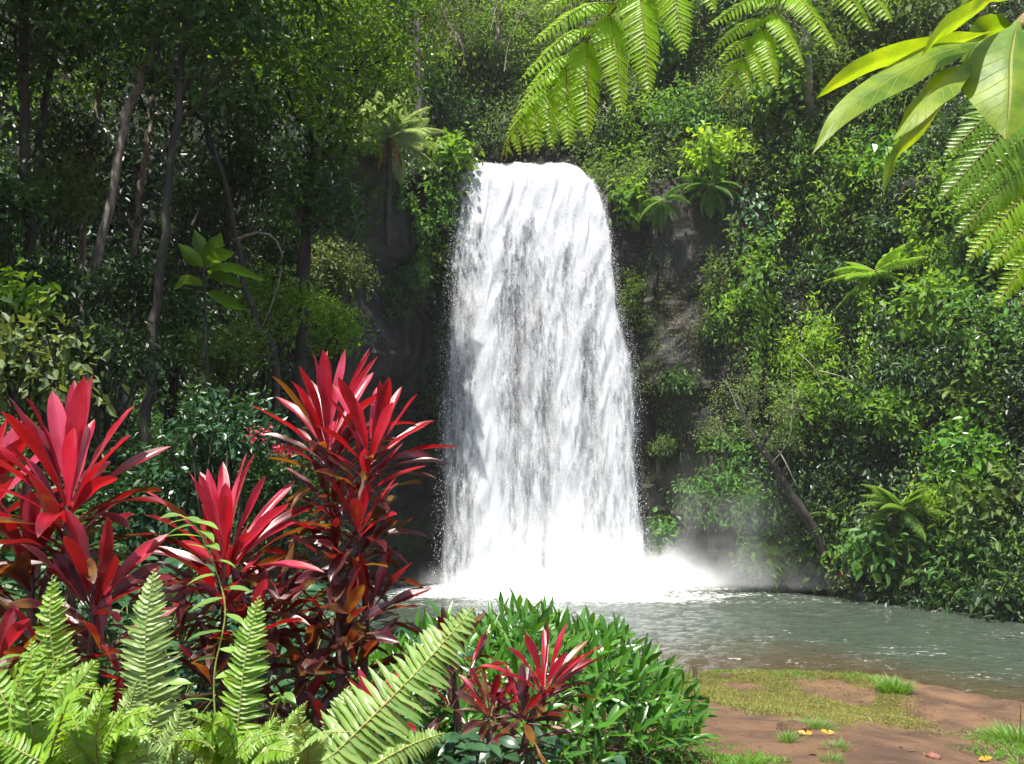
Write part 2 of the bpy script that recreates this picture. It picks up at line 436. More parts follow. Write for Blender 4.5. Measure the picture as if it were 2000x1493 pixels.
def water_mat():
    m, nt, out = new_mat('pool_water')
    tc = nd(nt, 'ShaderNodeTexCoord')
    lv = lvattr(nt)        # x shallow, y foam, z ripple height
    mp = nd(nt, 'ShaderNodeMapping', ins={0: tc.outputs['Object'], 3: (1, 1.8, 1)})
    w1 = nd(nt, 'ShaderNodeTexNoise', ins={0: mp.outputs[0], 'Scale': 1.6, 'Detail': 4.0, 'Roughness': .6, 'Distortion': .6})
    w2 = nd(nt, 'ShaderNodeTexNoise', ins={0: mp.outputs[0], 'Scale': 6.0, 'Detail': 3.0, 'Roughness': .6, 'Distortion': .4})
    f1 = nd(nt, 'ShaderNodeTexNoise', ins={0: mp.outputs[0], 'Scale': 3.2, 'Detail': 7.0, 'Roughness': .72, 'Distortion': 1.0})
    f2 = nd(nt, 'ShaderNodeTexNoise', ins={0: mp.outputs[0], 'Scale': .35, 'Detail': 3.0})
    deep = mixc(nt, w1.outputs[0], (.026, .038, .028), (.056, .070, .054))
    c = mixc(nt, lv[0], deep, (.055, .038, .020))
    fm = mth(nt, 'ADD', f1.outputs[0], mth(nt, 'ADD', mth(nt, 'MULTIPLY', lv[1], .42), mth(nt, 'MULTIPLY_ADD', f2.outputs[0], .30, -.15)))
    foam = mth(nt, 'MULTIPLY', mapr(nt, fm, .62, .80), .85)
    c = mixc(nt, foam, c, (.75, .78, .76))
    w3 = nd(nt, 'ShaderNodeTexNoise', ins={0: mp.outputs[0], 'Scale': 17.0, 'Detail': 2.0, 'Distortion': .4})
    h = mth(nt, 'ADD', mth(nt, 'ADD', w1.outputs[0], mth(nt, 'MULTIPLY', w3.outputs[0], .12)), mth(nt, 'MULTIPLY', w2.outputs[0], .40))
    b = nd(nt, 'ShaderNodeBump', ins={'Strength': .7, 'Distance': .12, 'Height': h})
    p = nd(nt, 'ShaderNodeBsdfPrincipled', ins={'Base Color': c, 'Roughness': mth(nt, 'MULTIPLY_ADD', foam, .6, .05), 'IOR': 1.33, 'Normal': b.outputs[0]})
    nt.links.new(p.outputs[0], out.inputs[0])
    return m
M['water'] = water_mat()

def falls_mat(name, seed, lo, hi, soft, top):
    m, nt, out = new_mat(name)
    lv = lvattr(nt)      # x metres across, y distance down, z density
    def noise(sx, sy, det, rgh, w):
        cm = nd(nt, 'ShaderNodeCombineXYZ', ins={0: mth(nt, 'MULTIPLY', lv[0], sx), 1: mth(nt, 'MULTIPLY', lv[1], sy), 2: seed + w})
        return nd(nt, 'ShaderNodeTexNoise', ins={0: cm.outputs[0], 'Scale': 1.0, 'Detail': det, 'Roughness': rgh, 'Distortion': .25}).outputs[0]
    A = noise(6.5, 2.4, 5.0, .74, 0)
    B = noise(1.5, .30, 3.0, .55, 7.3)
    C = noise(2.8, 1.0, 4.0, .6, 17.7)
    s = mth(nt, 'ADD', mth(nt, 'MULTIPLY', A, .40), mth(nt, 'ADD', mth(nt, 'MULTIPLY', B, .38), mth(nt, 'MULTIPLY', C, .22)))
    s = mth(nt, 'ADD', s, lv[2])
    al = mth(nt, 'MULTIPLY', mapr(nt, s, lo, hi), top)
    b = nd(nt, 'ShaderNodeBump', ins={'Strength': .5, 'Distance': .16, 'Height': mth(nt, 'ADD', A, mth(nt, 'MULTIPLY', C, .6))})
    d = nd(nt, 'ShaderNodeBsdfDiffuse', ins={'Color': (.60, .62, .65, 1), 'Normal': b.outputs[0]})
    t = nd(nt, 'ShaderNodeBsdfTranslucent', ins={'Color': (.60, .62, .65, 1)})
    mx = nd(nt, 'ShaderNodeMixShader', ins={0: .35, 1: d.outputs[0], 2: t.outputs[0]})
    tr = nd(nt, 'ShaderNodeBsdfTransparent')
    m2 = nd(nt, 'ShaderNodeMixShader', ins={0: al, 1: tr.outputs[0], 2: mx.outputs[0]})
    nt.links.new(m2.outputs[0], out.inputs[0])
    return m
def foam_mat():
    m, nt, out = new_mat('white_spray')
    d = nd(nt, 'ShaderNodeBsdfDiffuse', ins={'Color': (.9, .91, .93, 1)})
    t = nd(nt, 'ShaderNodeBsdfTranslucent', ins={'Color': (.9, .91, .93, 1)})
    mx = nd(nt, 'ShaderNodeMixShader', ins={0: .45, 1: d.outputs[0], 2: t.outputs[0]})
    nt.links.new(mx.outputs[0], out.inputs[0])
    return m
M['spray'] = foam_mat()
# ------------------------------------------------------------------ the ground, one sheet
def edge_y(x):
    return np.interp(x, [-30, 3.2, 6.3, 7.5, 8.0, 8.4, 9.0, 9.5, 11, 14, 24], [16.6, 17.0, 17.0, 16.7, 15.8, 14.9, 14.1, 13.4, 11.5, 9, 5])
def ground_h(x, y):
    bank = np.where(y > 5, 1.9 - .15 * (y - 5), 1.9 + .03 * (5 - y))
    bank = np.maximum(bank - .12 * np.maximum(0, x - 2.5), .20)
    p = np.stack([x, y, np.zeros_like(x)], -1)
    e = edge_y(x) + .25 * wob(p, 1.1, 2) + .12 * wob(p, 3.3, 4)
    bank = bank + .05 * wob(p, .9, 1) + .025 * wob(p, 2.6, 3)
    bank = np.minimum(bank, .16 + .19 * np.maximum(e - y, 0))
    low = bank - sstep(0, .9, y - e) * (bank + .8)
    # little step where the turf ends in bare soil
    xl = -1.9 - .13 * np.clip(y, 3, 40)
    d = np.maximum(0, xl - x)
    rise = 1.35 * np.maximum(0, np.sqrt(d * d + .25) - .5) * sstep(1.0, 7.0, y)
    rise = np.minimum(rise, 22 + 0 * d)
    return low + rise * (1 + .1 * wob(p, .5, 6))

gx = np.unique(np.concatenate([np.linspace(-160, -24, 12), np.linspace(-24, -3, 64), np.linspace(-3, 12, 200), np.linspace(12, 40, 30), np.linspace(40, 160, 10)]))
gy = np.unique(np.concatenate([np.linspace(-150, -10, 12), np.linspace(-10, 3, 20), np.linspace(3, 17, 190), np.linspace(17, 45, 60), np.linspace(45, 160, 10)]))
GX, GY = np.meshgrid(gx, gy)
GZ = ground_h(GX, GY)
def grid_quads(r, c):
    i = np.arange(r - 1)[:, None] * c; j = np.arange(c - 1)[None]
    return np.stack([i + j, i + j + 1, i + c + j + 1, i + c + j], -1).reshape(-1, 4)
mb = MB()
humus = np.clip(sstep(-1.0, -2.4, GX + .08 * GY) * sstep(2, 6, GY) + sstep(.12, -.15, GZ), 0, 1)
GV = np.stack([GX, GY, GZ], -1).reshape(-1, 3)
GQ = grid_quads(len(gy), len(gx))
mb.add(GV, quads=GQ, a=np.stack([humus, humus * 0, humus * 0], -1).reshape(-1, 3))
o = mb.build('ground', M['dirt'], smooth=True, origin=(0, 0, 0)); o['kind'] = 'structure'

# ------------------------------------------------------------------ cliff and hillside round the pool
CP = np.array([  # x, y, slope, overhang, height where it turns into forest slope, bare rock
    (-26, 4, .5, 0, 12, 0), (-17, 13, .5, 0, 14, 0), (-10.5, 22, .35, 0, 16, 0), (-8.0, 28, .12, .6, 18, .25), (-6.8, 33, .02, 1.2, 18.5, 1),
    (-5.5, 38, 0, 2.2, 19, 1), (-2, 40.5, 0, 3.4, 19.1, 1), (3, 41, 0, 3.9, 19.1, 1), (6.3, 40, 0, 3.0, 19, 1), (8.2, 38, 0, 1.4, 19, 1),
    (9.8, 35.6, .12, .3, 22, .6), (11.8, 33.3, .30, 0, 40, 0), (13.8, 31, .38, 0, 40, 0), (15.2, 27.8, .40, 0, 40, 0), (16.5, 24.5, .40, 0, 40, 0),
    (19.5, 20, .42, 0, 40, 0), (26, 14, .5, 0, 40, 0), (44, 6, .5, 0, 40, 0)], float)
NS, NH = 420, 235
cs = spline(np.c_[CP[:, :2], np.zeros(len(CP))], NS)
pr = np.interp(np.linspace(0, 1, NS), np.linspace(0, 1, len(CP)), np.arange(len(CP)))
par = np.stack([np.interp(pr, np.arange(len(CP)), CP[:, k]) for k in range(2, 6)], -1)
tg = nrm(np.gradient(cs, axis=0)); nout = np.stack([-tg[:, 1], tg[:, 0], 0 * tg[:, 0]], -1)
hh = np.linspace(-1.2, 47, NH)
S, Hh = np.meshgrid(np.arange(NS), hh, indexing='ij')
slope, ov, topz, bare = (par[:, k][:, None] for k in range(4))
off = slope * Hh - ov * sstep(4, 18.5, Hh) + 2.2 * sstep(0, 2, Hh - topz) + .42 * np.maximum(0, Hh - topz)
arc = np.concatenate([[0], np.cumsum(np.linalg.norm(np.diff(cs, axis=0), axis=1))])
base = cs[:, None] + nout[:, None] * off[..., None] + np.array([0, 0, 1.0]) * Hh[..., None]
rockm = bare * sstep(1, -1, Hh - topz)
A_ = arc[:, None] + .25 * wob(base, .6, 3)
ci = np.floor(A_ / .62); cj = np.floor(Hh / 4.2 + hash2(ci, ci * 0) * 3)
col = (hash2(ci, cj) - .5) * .55 + (hash2(ci + 9, np.floor(Hh / 1.9 + hash2(ci, 3) * 2)) - .5) * .22
ledge = .75 * sstep(8.2, 8.9, Hh + .5 * wob(base, .35, 5)) * sstep(13.5, 10.0, Hh)      # the ledge that juts out half way up
lay = (hash2(np.floor(Hh / .55 + .4 * wob(base, .4, 8)), 0 * Hh) - .5) * .12
low_ = sstep(8.6, 8.0, Hh)
disp = rockm * (col * (.40 + .7 * low_) - ledge + lay * (1 - low_) + .3 * wob(base, .5, 2) + .12 * wob(base, 1.7, 6)) + (1 - rockm) * (1.0 * wob(base, .33, 1) + .5 * wob(base, .9, 4))
CV = base + nout[:, None] * disp[..., None]
brown = np.exp(-((CV[..., 0] - 8.2) / 1.3) ** 2 - ((CV[..., 2] - 12.4) / 1.5) ** 2) * .55
mb = MB()
CQ = np.stack([(np.arange(NS - 1)[:, None] * NH + np.arange(NH - 1)[None]), (np.arange(1, NS)[:, None] * NH + np.arange(NH - 1)[None]),
               (np.arange(1, NS)[:, None] * NH + np.arange(1, NH)[None]), (np.arange(NS - 1)[:, None] * NH + np.arange(1, NH)[None])], -1).reshape(-1, 4)
mb.add(CV, quads=CQ, a=np.stack([np.clip(brown, 0, 1), 0 * rockm, 1 - rockm], -1).reshape(-1, 3))
o = mb.build('cliff', M['cliff'], smooth=False, origin=(0, 0, 0)); o['kind'] = 'structure'

BV = BVHTree.FromPolygons([tuple(p) for p in np.vstack([CV.reshape(-1, 3), GV])], [tuple(int(i) for i in f) for f in np.vstack([CQ, GQ + NS * NH])])
def hit(px, py, fallback=40.0):
    """the point of the terrain seen along a direction, and its normal"""
    d = ray(px, py)
    r = BV.ray_cast(Vector(CAM), Vector(nrm(d)))
    if r[0] is None: return at(px, py, fallback), np.array([0, -1.0, .3])
    n = np.array(r[1]); n = n if n @ d < 0 else -n
    return np.array(r[0]), n
def gz(x, y): return float(ground_h(np.array([float(x)]), np.array([float(y)]))[0])
def ghit(px, py):
    """where a direction meets the near bank"""
    d = ray(px, py); t = np.linspace(2, 40, 4000); p = CAM + d * t[:, None]
    k = np.argmax(p[:, 2] < ground_h(p[:, 0], p[:, 1]))
    return p[k]

# ------------------------------------------------------------------ water of the pool
wx = np.linspace(-14, 40, 270); wy = np.linspace(4, 43, 200)
WX, WY = np.meshgrid(wx, wy)
dist = WY - edge_y(WX)
shallow = sstep(7.5, .5, dist) * .9
df = np.hypot((WX - 1.8) / 1.5, WY - 34.6)
foamv = 1.25 * np.exp(-(df / 4.2) ** 2) + .06 * np.exp(-((WY - 17.6) / 2.2) ** 2) * sstep(1, 3, WX) + .07 * np.exp(-((WY - 21) / 3.5) ** 2) + .16 * np.exp(-((WX - 12) / 3) ** 2 - ((WY - 31) / 2) ** 2)
WP = np.stack([WX, WY, 0 * WX], -1)
zz = .03 * wob(WP, 1.1, 2) + .015 * wob(WP, 2.7, 5) + .22 * np.exp(-(df / 3) ** 2) * (.6 + wob(WP, 1.5, 7))
WP[..., 2] = zz
mb = MB(); mb.add(WP, quads=grid_quads(200, 270), a=np.stack([shallow, foamv, zz], -1).reshape(-1, 3))
o = mb.build('water', M['water'], smooth=True, origin=(0, 0, 0)); o['kind'] = 'structure'

# ------------------------------------------------------------------ the waterfall
rng = np.random.default_rng(11)
def fall_path(t):
    """t seconds from the lip: y, z"""
    y = 37.0 - 1.0 * t
    z = np.where(t < 0, 19.75 + .10 * t, 19.75 - 4.9 * np.maximum(t, 0) ** 2)
    return y, z
def py_of(y, z):
    e = np.arctan2(z - CAM[2], y)
    return 746.5 - FPX * np.tan(e - PITCH)
EP = [280, 318, 335, 380, 450, 600, 700, 800, 900, 1000, 1100, 1180]
EL = [912, 902, 894, 887, 878, 864, 858, 854, 852, 850, 848, 842]
ER = [1118, 1135, 1158, 1180, 1194, 1214, 1242, 1252, 1250, 1262, 1274, 1290]
TL = 2.005
NU, NV = 110, 170
vv = np.concatenate([np.linspace(-1.2, 0, 14)[:-1], TL * np.linspace(0, 1, NV - 13) ** .75])
uu = np.linspace(0, 1, NU)
def fall_xyz(u, t):
    y, z = fall_path(t)
    py = py_of(y, z)
    k = np.cos(PITCH) + (746.5 - py) / FPX * -np.sin(PITCH)
    xl = (np.interp(py, EP, EL) - 1000) / FPX * y / k; xr = (np.interp(py, EP, ER) - 1000) / FPX * y / k
    return np.stack([xl + (xr - xl) * u, y, z], -1)
U, T = np.meshgrid(uu, vv)
def lipdrop(u, t):
    return (.7 * sstep(.84, 1.0, u) ** 2 + .45 * sstep(.10, 0, u) + .04 * np.sin(u * 23) + .03 * np.sin(u * 51 + 1)) * sstep(1.3, .1, np.abs(t))
def gau(a, b): return np.exp(-(a / b) ** 2)
vn = np.clip(T / TL, 0, 1) ** 2      # 0 lip, 1 pool
dens = (.20 * sstep(.30, .0, vn) * sstep(.10, .22, U) + .17 * gau(U - .26, .05) * sstep(0, .1, vn) + .10 * gau(U - .82, .13) * sstep(.9, .2, vn)
        + .08 * gau(U - .62, .06) - .06 * gau(U - .40, .05) * sstep(.1, .25, vn) * sstep(.85, .5, vn) - .06 * gau(U - .54, .035) * sstep(.25, .45, vn) * sstep(.8, .55, vn)
        - .08 * gau(U - .75, .05) * sstep(.35, .5, vn) * sstep(.8, .6, vn) - .075 * sstep(.20, .06, U) * sstep(.02, .3, vn)
        + .16 * sstep(.05, .0, vn) + .05 * sstep(.75, 1.0, vn) * sstep(.1, .3, U) - .30 * sstep(.06, 0, U) - .30 * sstep(.95, 1, U) + .045)
fallroot = thing('waterfall', 'tall white curtain waterfall dropping over a dark cliff into the pool', 'waterfall', (1.4, 35.1, 0))
M['falls_front'] = falls_mat('falling_water_front', 3.1, .46, .63, 0, 1.0)
M['falls_mid'] = falls_mat('falling_water_middle', 41.7, .43, .62, 0, .85)
M['falls_back'] = falls_mat('falling_water_veil', 77.7, .30, .70, 0, .60)
for nm, mt, dy, dd, amp, sd in (('water_curtain', 'falls_front', -.35, -.015, .12, 1), ('water_curtain', 'falls_mid', .05, .0, .10, 2), ('water_veil', 'falls_back', .45, .06, .06, 3)):
    P = fall_xyz(U, T)
    zd = 19.75 - P[..., 2]
    Q = np.stack([P[..., 0] * 2.2, zd * .5 + 9, 0 * zd + sd * 5], -1)
    fallw = sstep(-.1, .5, T)
    P[..., 1] += dy * (.3 + .7 * fallw) + fallw * amp * (wob(Q, .8, sd) * .7 + .5 * wob(Q, 2.0, sd + 3))
    P[..., 2] += .06 * wob(P * [1.6, 0.1, 0], 1.3, 1) * sstep(.35, 0, np.abs(T - .0)) + {1: .10, 2: -.06, 3: -.22}[sd] * sstep(.8, .2, np.abs(T))
    P[..., 0] += .10 * fallw * wob(Q, 1.1, sd + 6)
    P[..., 2] -= lipdrop(U, T)
    mb = MB()
    mb.add(P, quads=grid_quads(len(vv), NU), a=np.stack([P[..., 0] + 20, np.where(T < 0, T * 1.0, zd / (1 + .03 * zd)), dens + dd], -1).reshape(-1, 3))
    mb.build(nm, M[mt], fallroot, smooth=True)
# droplets and strands thrown off the curtain
def drops(mb, c, size, stretch):
    n = len(c)
    o6 = np.array([[1, 0, 0], [-1, 0, 0], [0, 1, 0], [0, -1, 0], [0, 0, 1], [0, 0, -1]], float)
    sc = np.stack([size, size, size * stretch], -1)
    v = c[:, None] + o6[None] * sc[:, None]
    tr = np.array([[0, 2, 4], [2, 1, 4], [1, 3, 4], [3, 0, 4], [2, 0, 5], [1, 2, 5], [3, 1, 5], [0, 3, 5]])
    mb.add(v, tris=(np.arange(n)[:, None, None] * 6 + tr[None]))
mb = MB()
def addspray(n, ufn, tfn, sx, sy, smin, smax):
    t = tfn(n); u = ufn(n)
    p = fall_xyz(u, t)
    p = p + rng.normal(size=(n, 3)) * np.array([sx, sy, .12]) * (0.25 + t / TL)[:, None]
    p[:, 1] -= .35; p[:, 2] -= lipdrop(u, t)
    s = rng.uniform(smin, smax, n) * rng.uniform(.5, 1, n)
    drops(mb, p, s, 1.5 + 2.5 * rng.random(n))
addspray(3000, lambda n: np.abs(rng.normal(0, .05, n)), lambda n: TL * rng.random(n) ** .7, .12, .25, .003, .009)
addspray(4500, lambda n: 1 - np.abs(rng.normal(0, .028, n)), lambda n: TL * rng.random(n) ** .8, .15, .25, .003, .009)
addspray(12000, lambda n: rng.random(n), lambda n: TL * rng.random(n) ** .6, .05, .25, .006, .018)
addspray(1800, lambda n: rng.random(n), lambda n: rng.uniform(-.05, .25, n), .05, .15, .005, .016)
o = mb.build('spray', M['spray'], fallroot); o['kind'] = 'stuff'
# churned foam where the curtain lands
fx, fy = np.meshgrid(np.linspace(-4.6, 8.6, 150), np.linspace(31.8, 37.4, 60))
FP = np.stack([fx, fy, 0 * fx], -1)
hgt = np.exp(-((fx - 1.9) / 3.3) ** 4 - ((fy - 34.7) / 1.3) ** 2)
FP[..., 2] = -.12 + hgt * (.45 + .30 * wob(FP, 1.2, 3) + .22 * wob(FP, 3.1, 5) + .10 * wob(FP, 6.5, 7))
mb = MB(); mb.add(FP, quads=grid_quads(60, 150)); mb.build('foam', M['spray'], fallroot, smooth=True)

# ------------------------------------------------------------------ mist at the foot of the falls
def mist_mat(org):
    m, nt, out = new_mat('mist')
    tc = nd(nt, 'ShaderNodeTexCoord')
    n1 = nd(nt, 'ShaderNodeTexNoise', ins={0: tc.outputs['Object'], 'Scale': .55, 'Detail': 3.0, 'Roughness': .55, 'Distortion': .5})
    tot = None
    for (px, py, Y, rx, ry, rz, d) in ((1120, 1110, 33.6, 2.3, 1.2, 1.6, .42), (1290, 1130, 33.3, 1.0, 1.0, .95, .8), (1345, 1150, 33.0, 1.2, 1.0, .75, .6), (1420, 1060, 33.0, 2.2, 1.4, 2.4, .085),
                                       (960, 1150, 33.8, 2.2, 1.0, .6, .5), (1150, 1185, 32.0, 4.5, 1.6, .45, .30), (1480, 1140, 32.0, 3.0, 1.6, .7, .05)):
        c = at(px, py, Y) - org
        v = nd(nt, 'ShaderNodeVectorMath', operation='SUBTRACT', ins={0: tc.outputs['Object'], 1: tuple(c)})
        v = nd(nt, 'ShaderNodeVectorMath', operation='DIVIDE', ins={0: v.outputs[0], 1: (rx, ry, rz)})
        q = nd(nt, 'ShaderNodeVectorMath', operation='DOT_PRODUCT', ins={0: v.outputs[0], 1: v.outputs[0]})
        g = mth(nt, 'MULTIPLY', mth(nt, 'EXPONENT', mth(nt, 'MULTIPLY', q.outputs['Value'], -1.0)), d)
        tot = g if tot is None else mth(nt, 'ADD', tot, g)
    den = mth(nt, 'MULTIPLY', tot, mapr(nt, n1.outputs[0], .36, .66, .25, 1.9))
    den = mth(nt, 'MAXIMUM', mth(nt, 'SUBTRACT', den, .006), 0.0)
    v = nd(nt, 'ShaderNodeVolumePrincipled', ins={'Color': (.97, .98, 1, 1), 'Density': den, 'Anisotropy': .1})
    nt.links.new(v.outputs[0], out.inputs['Volume'])
    return m
org = np.array([3.5, 33.5, .0])
bx = np.array([[x, y, z] for x in (-6.5, 14) for y in (29.5, 37) for z in (.35, 7.5)])
mb = MB(); mb.add(bx, quads=[[0, 1, 3, 2], [4, 6, 7, 5], [0, 4, 5, 1], [2, 3, 7, 6], [0, 2, 6, 4], [1, 5, 7, 3]])
mist = mb.build('mist', mist_mat(org), origin=org); mist['kind'] = 'stuff'
tag(mist, 'white mist drifting off the foot of the waterfall', 'mist')
# ------------------------------------------------------------------ foliage builders
def foliage(mb, c, radii, ncl, per, L, rng, aspect=.42, up=.7, hang=.25, spread=2.0, shell=.55, jag=.30, out=.6, bias=.12, fold=.18):
    """leaf clusters spread through a lumpy ellipsoid"""
    c = np.asarray(c, float); radii = np.broadcast_to(np.asarray(radii, float), (3,))
    d = rng.normal(size=(ncl, 3)); d[:, 2] += bias; d = nrm(d)
    sd = int(rng.integers(0, 12))
    r = (shell + (1 - shell) * rng.random(ncl) ** .6) * (1 + jag * wob(d, 2.2, sd) + .5 * jag * wob(d, 5.0, sd + 1))
    cc = c + d * radii * r[:, None]
    crn = np.clip(.5 + .35 * wob(cc, 1.3, sd) + rng.normal(0, .2, ncl), 0, 1)
    n = ncl * per
    D0 = np.repeat(d, per, 0)
    P = np.repeat(cc, per, 0) + rng.normal(size=(n, 3)) * L * spread * np.array([.6, .6, .42])
    D = nrm(D0 * out + rng.normal(size=(n, 3)) * .65 + np.array([0, 0, -hang]))
    N = nrm(np.array([0, 0, up]) + D0 * .55 + rng.normal(size=(n, 3)) * .42)
    Ls = L * rng.uniform(.6, 1.25, n)
    leaf6(mb, P, D, N, Ls, Ls * aspect * rng.uniform(.8, 1.2, n), rng.random(n), np.repeat(crn, per), fold=fold, droop=rng.uniform(.05, .25, (n, 1)))

def limb_path(a, b, rng, sag=.1, n=9):
    a = np.asarray(a, float); b = np.asarray(b, float); l = np.linalg.norm(b - a)
    m = (a + b) / 2 + rng.normal(size=3) * l * sag * .6 + np.array([0, 0, -l * sag * .3])
    q = a * .75 + b * .25 + rng.normal(size=3) * l * .04
    return spline([a, q, m, b], n)

def tree(label, trunk, r, lobes, mat, L, seed, bark='bark', name='tree', cat='tree', group=None, per=16, dens=1.0, aspect=.42, hang=.25, twigs=(), jag=.3):
    rng = np.random.default_rng(seed)
    tp = spline(trunk, 30)
    tp[1:-1] += .03 * rng.normal(size=(28, 3)) * np.linalg.norm(tp[-1] - tp[0]) * .08
    root = thing(name, label, cat, tp[0], group)
    mb = MB(); tube(mb, tp, r, 9); mb.build('trunk', M[bark], root, smooth=True)
    if lobes:
        bb = MB(); cb = MB()
        for (c, rad) in lobes:
            rad = np.broadcast_to(np.asarray(rad, float), (3,)); c = np.asarray(c, float)
            k = int(np.clip(np.argmin(np.linalg.norm(tp - c, axis=1)) - 3, 3, 27))
            r0 = np.interp(k / 29, np.linspace(0, 1, len(r)), r) * .6
            lp = limb_path(tp[k], c, rng)
            tube(bb, lp, [r0, r0 * .3], 6)
            for _ in range(5):
                d = nrm(rng.normal(size=3)); tube(bb, limb_path(lp[rng.integers(4, 8)], c + d * rad * .8, rng, n=6), [r0 * .4, r0 * .12], 5)
            area = (rad[0] * rad[1] + rad[1] * rad[2] + rad[0] * rad[2]) / 3 * 12.6
            ncl = int(dens * area / (L * L * 6.5) / per * 7) + 6
            foliage(cb, c, rad, ncl, per, L, rng, aspect=aspect, hang=hang, jag=jag)
        bb.build('branches', M[bark], root, smooth=True)
        cb.build('crown', M[mat], root)
    if len(twigs):
        for p in twigs:
            tb = MB(); tube(tb, spline(p, 10), [.03, .008], 5); tb.build('bare_twig', M['twig'], root, smooth=True)
    return root

def shrub(label, c, rad, mat, L, seed, n=None, per=16, dens=1.0, aspect=.45, hang=.25, up=.7, lobes=4, root=None, cat='shrub', name='shrub', group=None, jag=.3, stems=True, spread=2.0, shell=.5, lfac=(.55, .75), loff=.42):
    rng = np.random.default_rng(seed)
    c = np.asarray(c, float); rad = np.broadcast_to(np.asarray(rad, float), (3,))
    b = np.array(root if root is not None else c - np.array([0, 0, rad[2] * .95]), float)
    rt = thing(name, label, cat, b, group)
    cb = MB(); sb = MB()
    for i in range(lobes):
        d = nrm(rng.normal(size=3)); lc = c + d * rad * loff if lobes > 1 else c
        lr = rad * (rng.uniform(*lfac) if lobes > 1 else 1)
        area = (lr[0] * lr[1] + lr[1] * lr[2] + lr[0] * lr[2]) / 3 * 12.6
        ncl = int(dens * area / (L * L * 6.5) / per * 7) + 4
        foliage(cb, lc, lr, ncl, per, L, rng, aspect=aspect, hang=hang, up=up, jag=jag, spread=spread, shell=shell, bias=.35)
        if stems:
            p = limb_path(b + rng.normal(size=3) * rad * .08, lc, rng, .12)
            tube(sb, p, [.05 * rad.mean() ** .5, .015], 5)
            for _ in range(3): tube(sb, limb_path(p[5], lc + nrm(rng.normal(size=3)) * lr * .9, rng, n=6), [.02, .008], 4)
    cb.build('foliage', M[mat], rt)
    if stems: sb.build('stems', M['bark'], rt, smooth=True)
    return rt

def vine(label, path, width, mat, L, seed, dens=1.0, hang=.9, cat='vine', name='hanging_vine', stem='twig', group=None, aspect=.6, per=3):
    """a curtain of leaves along a hanging path"""
    rng = np.random.default_rng(seed)
    p = spline(path, 40)
    rt = thing(name, label, cat, p[0], group)
    sb = MB(); tube(sb, p, [.03, .008], 5)
    ln = np.linalg.norm(np.diff(p, axis=0), axis=1).sum()
    w = np.interp(np.linspace(0, 1, 40), np.linspace(0, 1, len(width)), width)
    ncl = int(ln / L * 2.6 * dens * (1 + 2.2 * np.mean(w) / L * .5)) + 4
    s = rng.random(ncl); k = (s * 38.99).astype(int)
    cc = p[k] + rng.normal(size=(ncl, 3)) * w[k][:, None] * np.array([.5, .35, .25])
    n = ncl * per
    P = np.repeat(cc, per, 0) + rng.normal(size=(n, 3)) * L * .55
    D = nrm(rng.normal(size=(n, 3)) * .55 + np.array([0, -.35, -hang]))
    N = nrm(np.array([0, -.6, .7]) + rng.normal(size=(n, 3)) * .35)
    Ls = L * rng.uniform(.6, 1.2, n)
    fb = MB(); leaf6(fb, P, D, N, Ls, Ls * aspect, rng.random(n), np.repeat(rng.random(ncl), per))
    fb.build('foliage', M[mat], rt); sb.build('stem', M[stem], rt, smooth=True)
    return rt

def frond_far(mb, sb, base, D, N, L, W, bend, rng, pairs=18, asp=.16, rr=.018, sub=True):
    """a whole feather frond for plants some way off"""
    t = np.linspace(0, 1, 14)
    D = nrm(D); N = nrm(N - (N @ D) * D); X = np.cross(D, N)
    a = bend * t ** 1.2
    T = np.cos(a)[:, None] * D - np.sin(a)[:, None] * N
    p = base + np.concatenate([[np.zeros(3)], np.cumsum((T[1:] + T[:-1]) / 2 * L / 13, 0)])
    tube(sb, p, [rr, rr * .3], 5)
    s = np.linspace(.10, .985, pairs)
    q = np.stack([np.interp(s, t, p[:, k]) for k in range(3)], -1)
    tt = nrm(np.stack([np.interp(s, t, T[:, k]) for k in range(3)], -1))
    nn = nrm(np.cross(X, tt)) * -1.0
    nn = np.cross(tt, np.broadcast_to(X, tt.shape)); nn = nn * np.sign((nn @ N).sum() + 1e-6)
    lw = W * np.interp(s, [0, .12, .35, .6, .85, 1], [.35, .75, 1, .85, .4, .08])
    for sg in (-1, 1):
        dd = nrm(sg * X * 1.0 + tt * .45 - nn * .25 + rng.normal(size=tt.shape) * .05 - np.array([0, 0, .15]))
        if not sub:
            leaf6(mb, q, dd, nn + rng.normal(size=tt.shape) * .1, lw, np.maximum(lw * asp, .012), rng.random(pairs), rng.random(), fold=.1, droop=.2)
        else:
            k = 7
            f = np.tile(np.linspace(.08, .92, k), pairs)
            l2 = np.repeat(lw, k); b0 = np.repeat(q, k, 0) + np.repeat(dd, k, 0) * (l2 * f)[:, None] - np.repeat(nn, k, 0) * (l2 * f ** 2 * .18)[:, None]
            pl = l2 * .36 * (1.05 - f) + .01
            for s2 in (-1, 1):
                d2 = nrm(np.repeat(dd, k, 0) * .55 + s2 * np.repeat(tt, k, 0))
                leaf6(mb, b0, d2, np.repeat(nn, k, 0) + rng.normal(size=d2.shape) * .12, pl, pl * .42, np.repeat(rng.random(pairs), k), rng.random(), fold=.1, droop=.15)

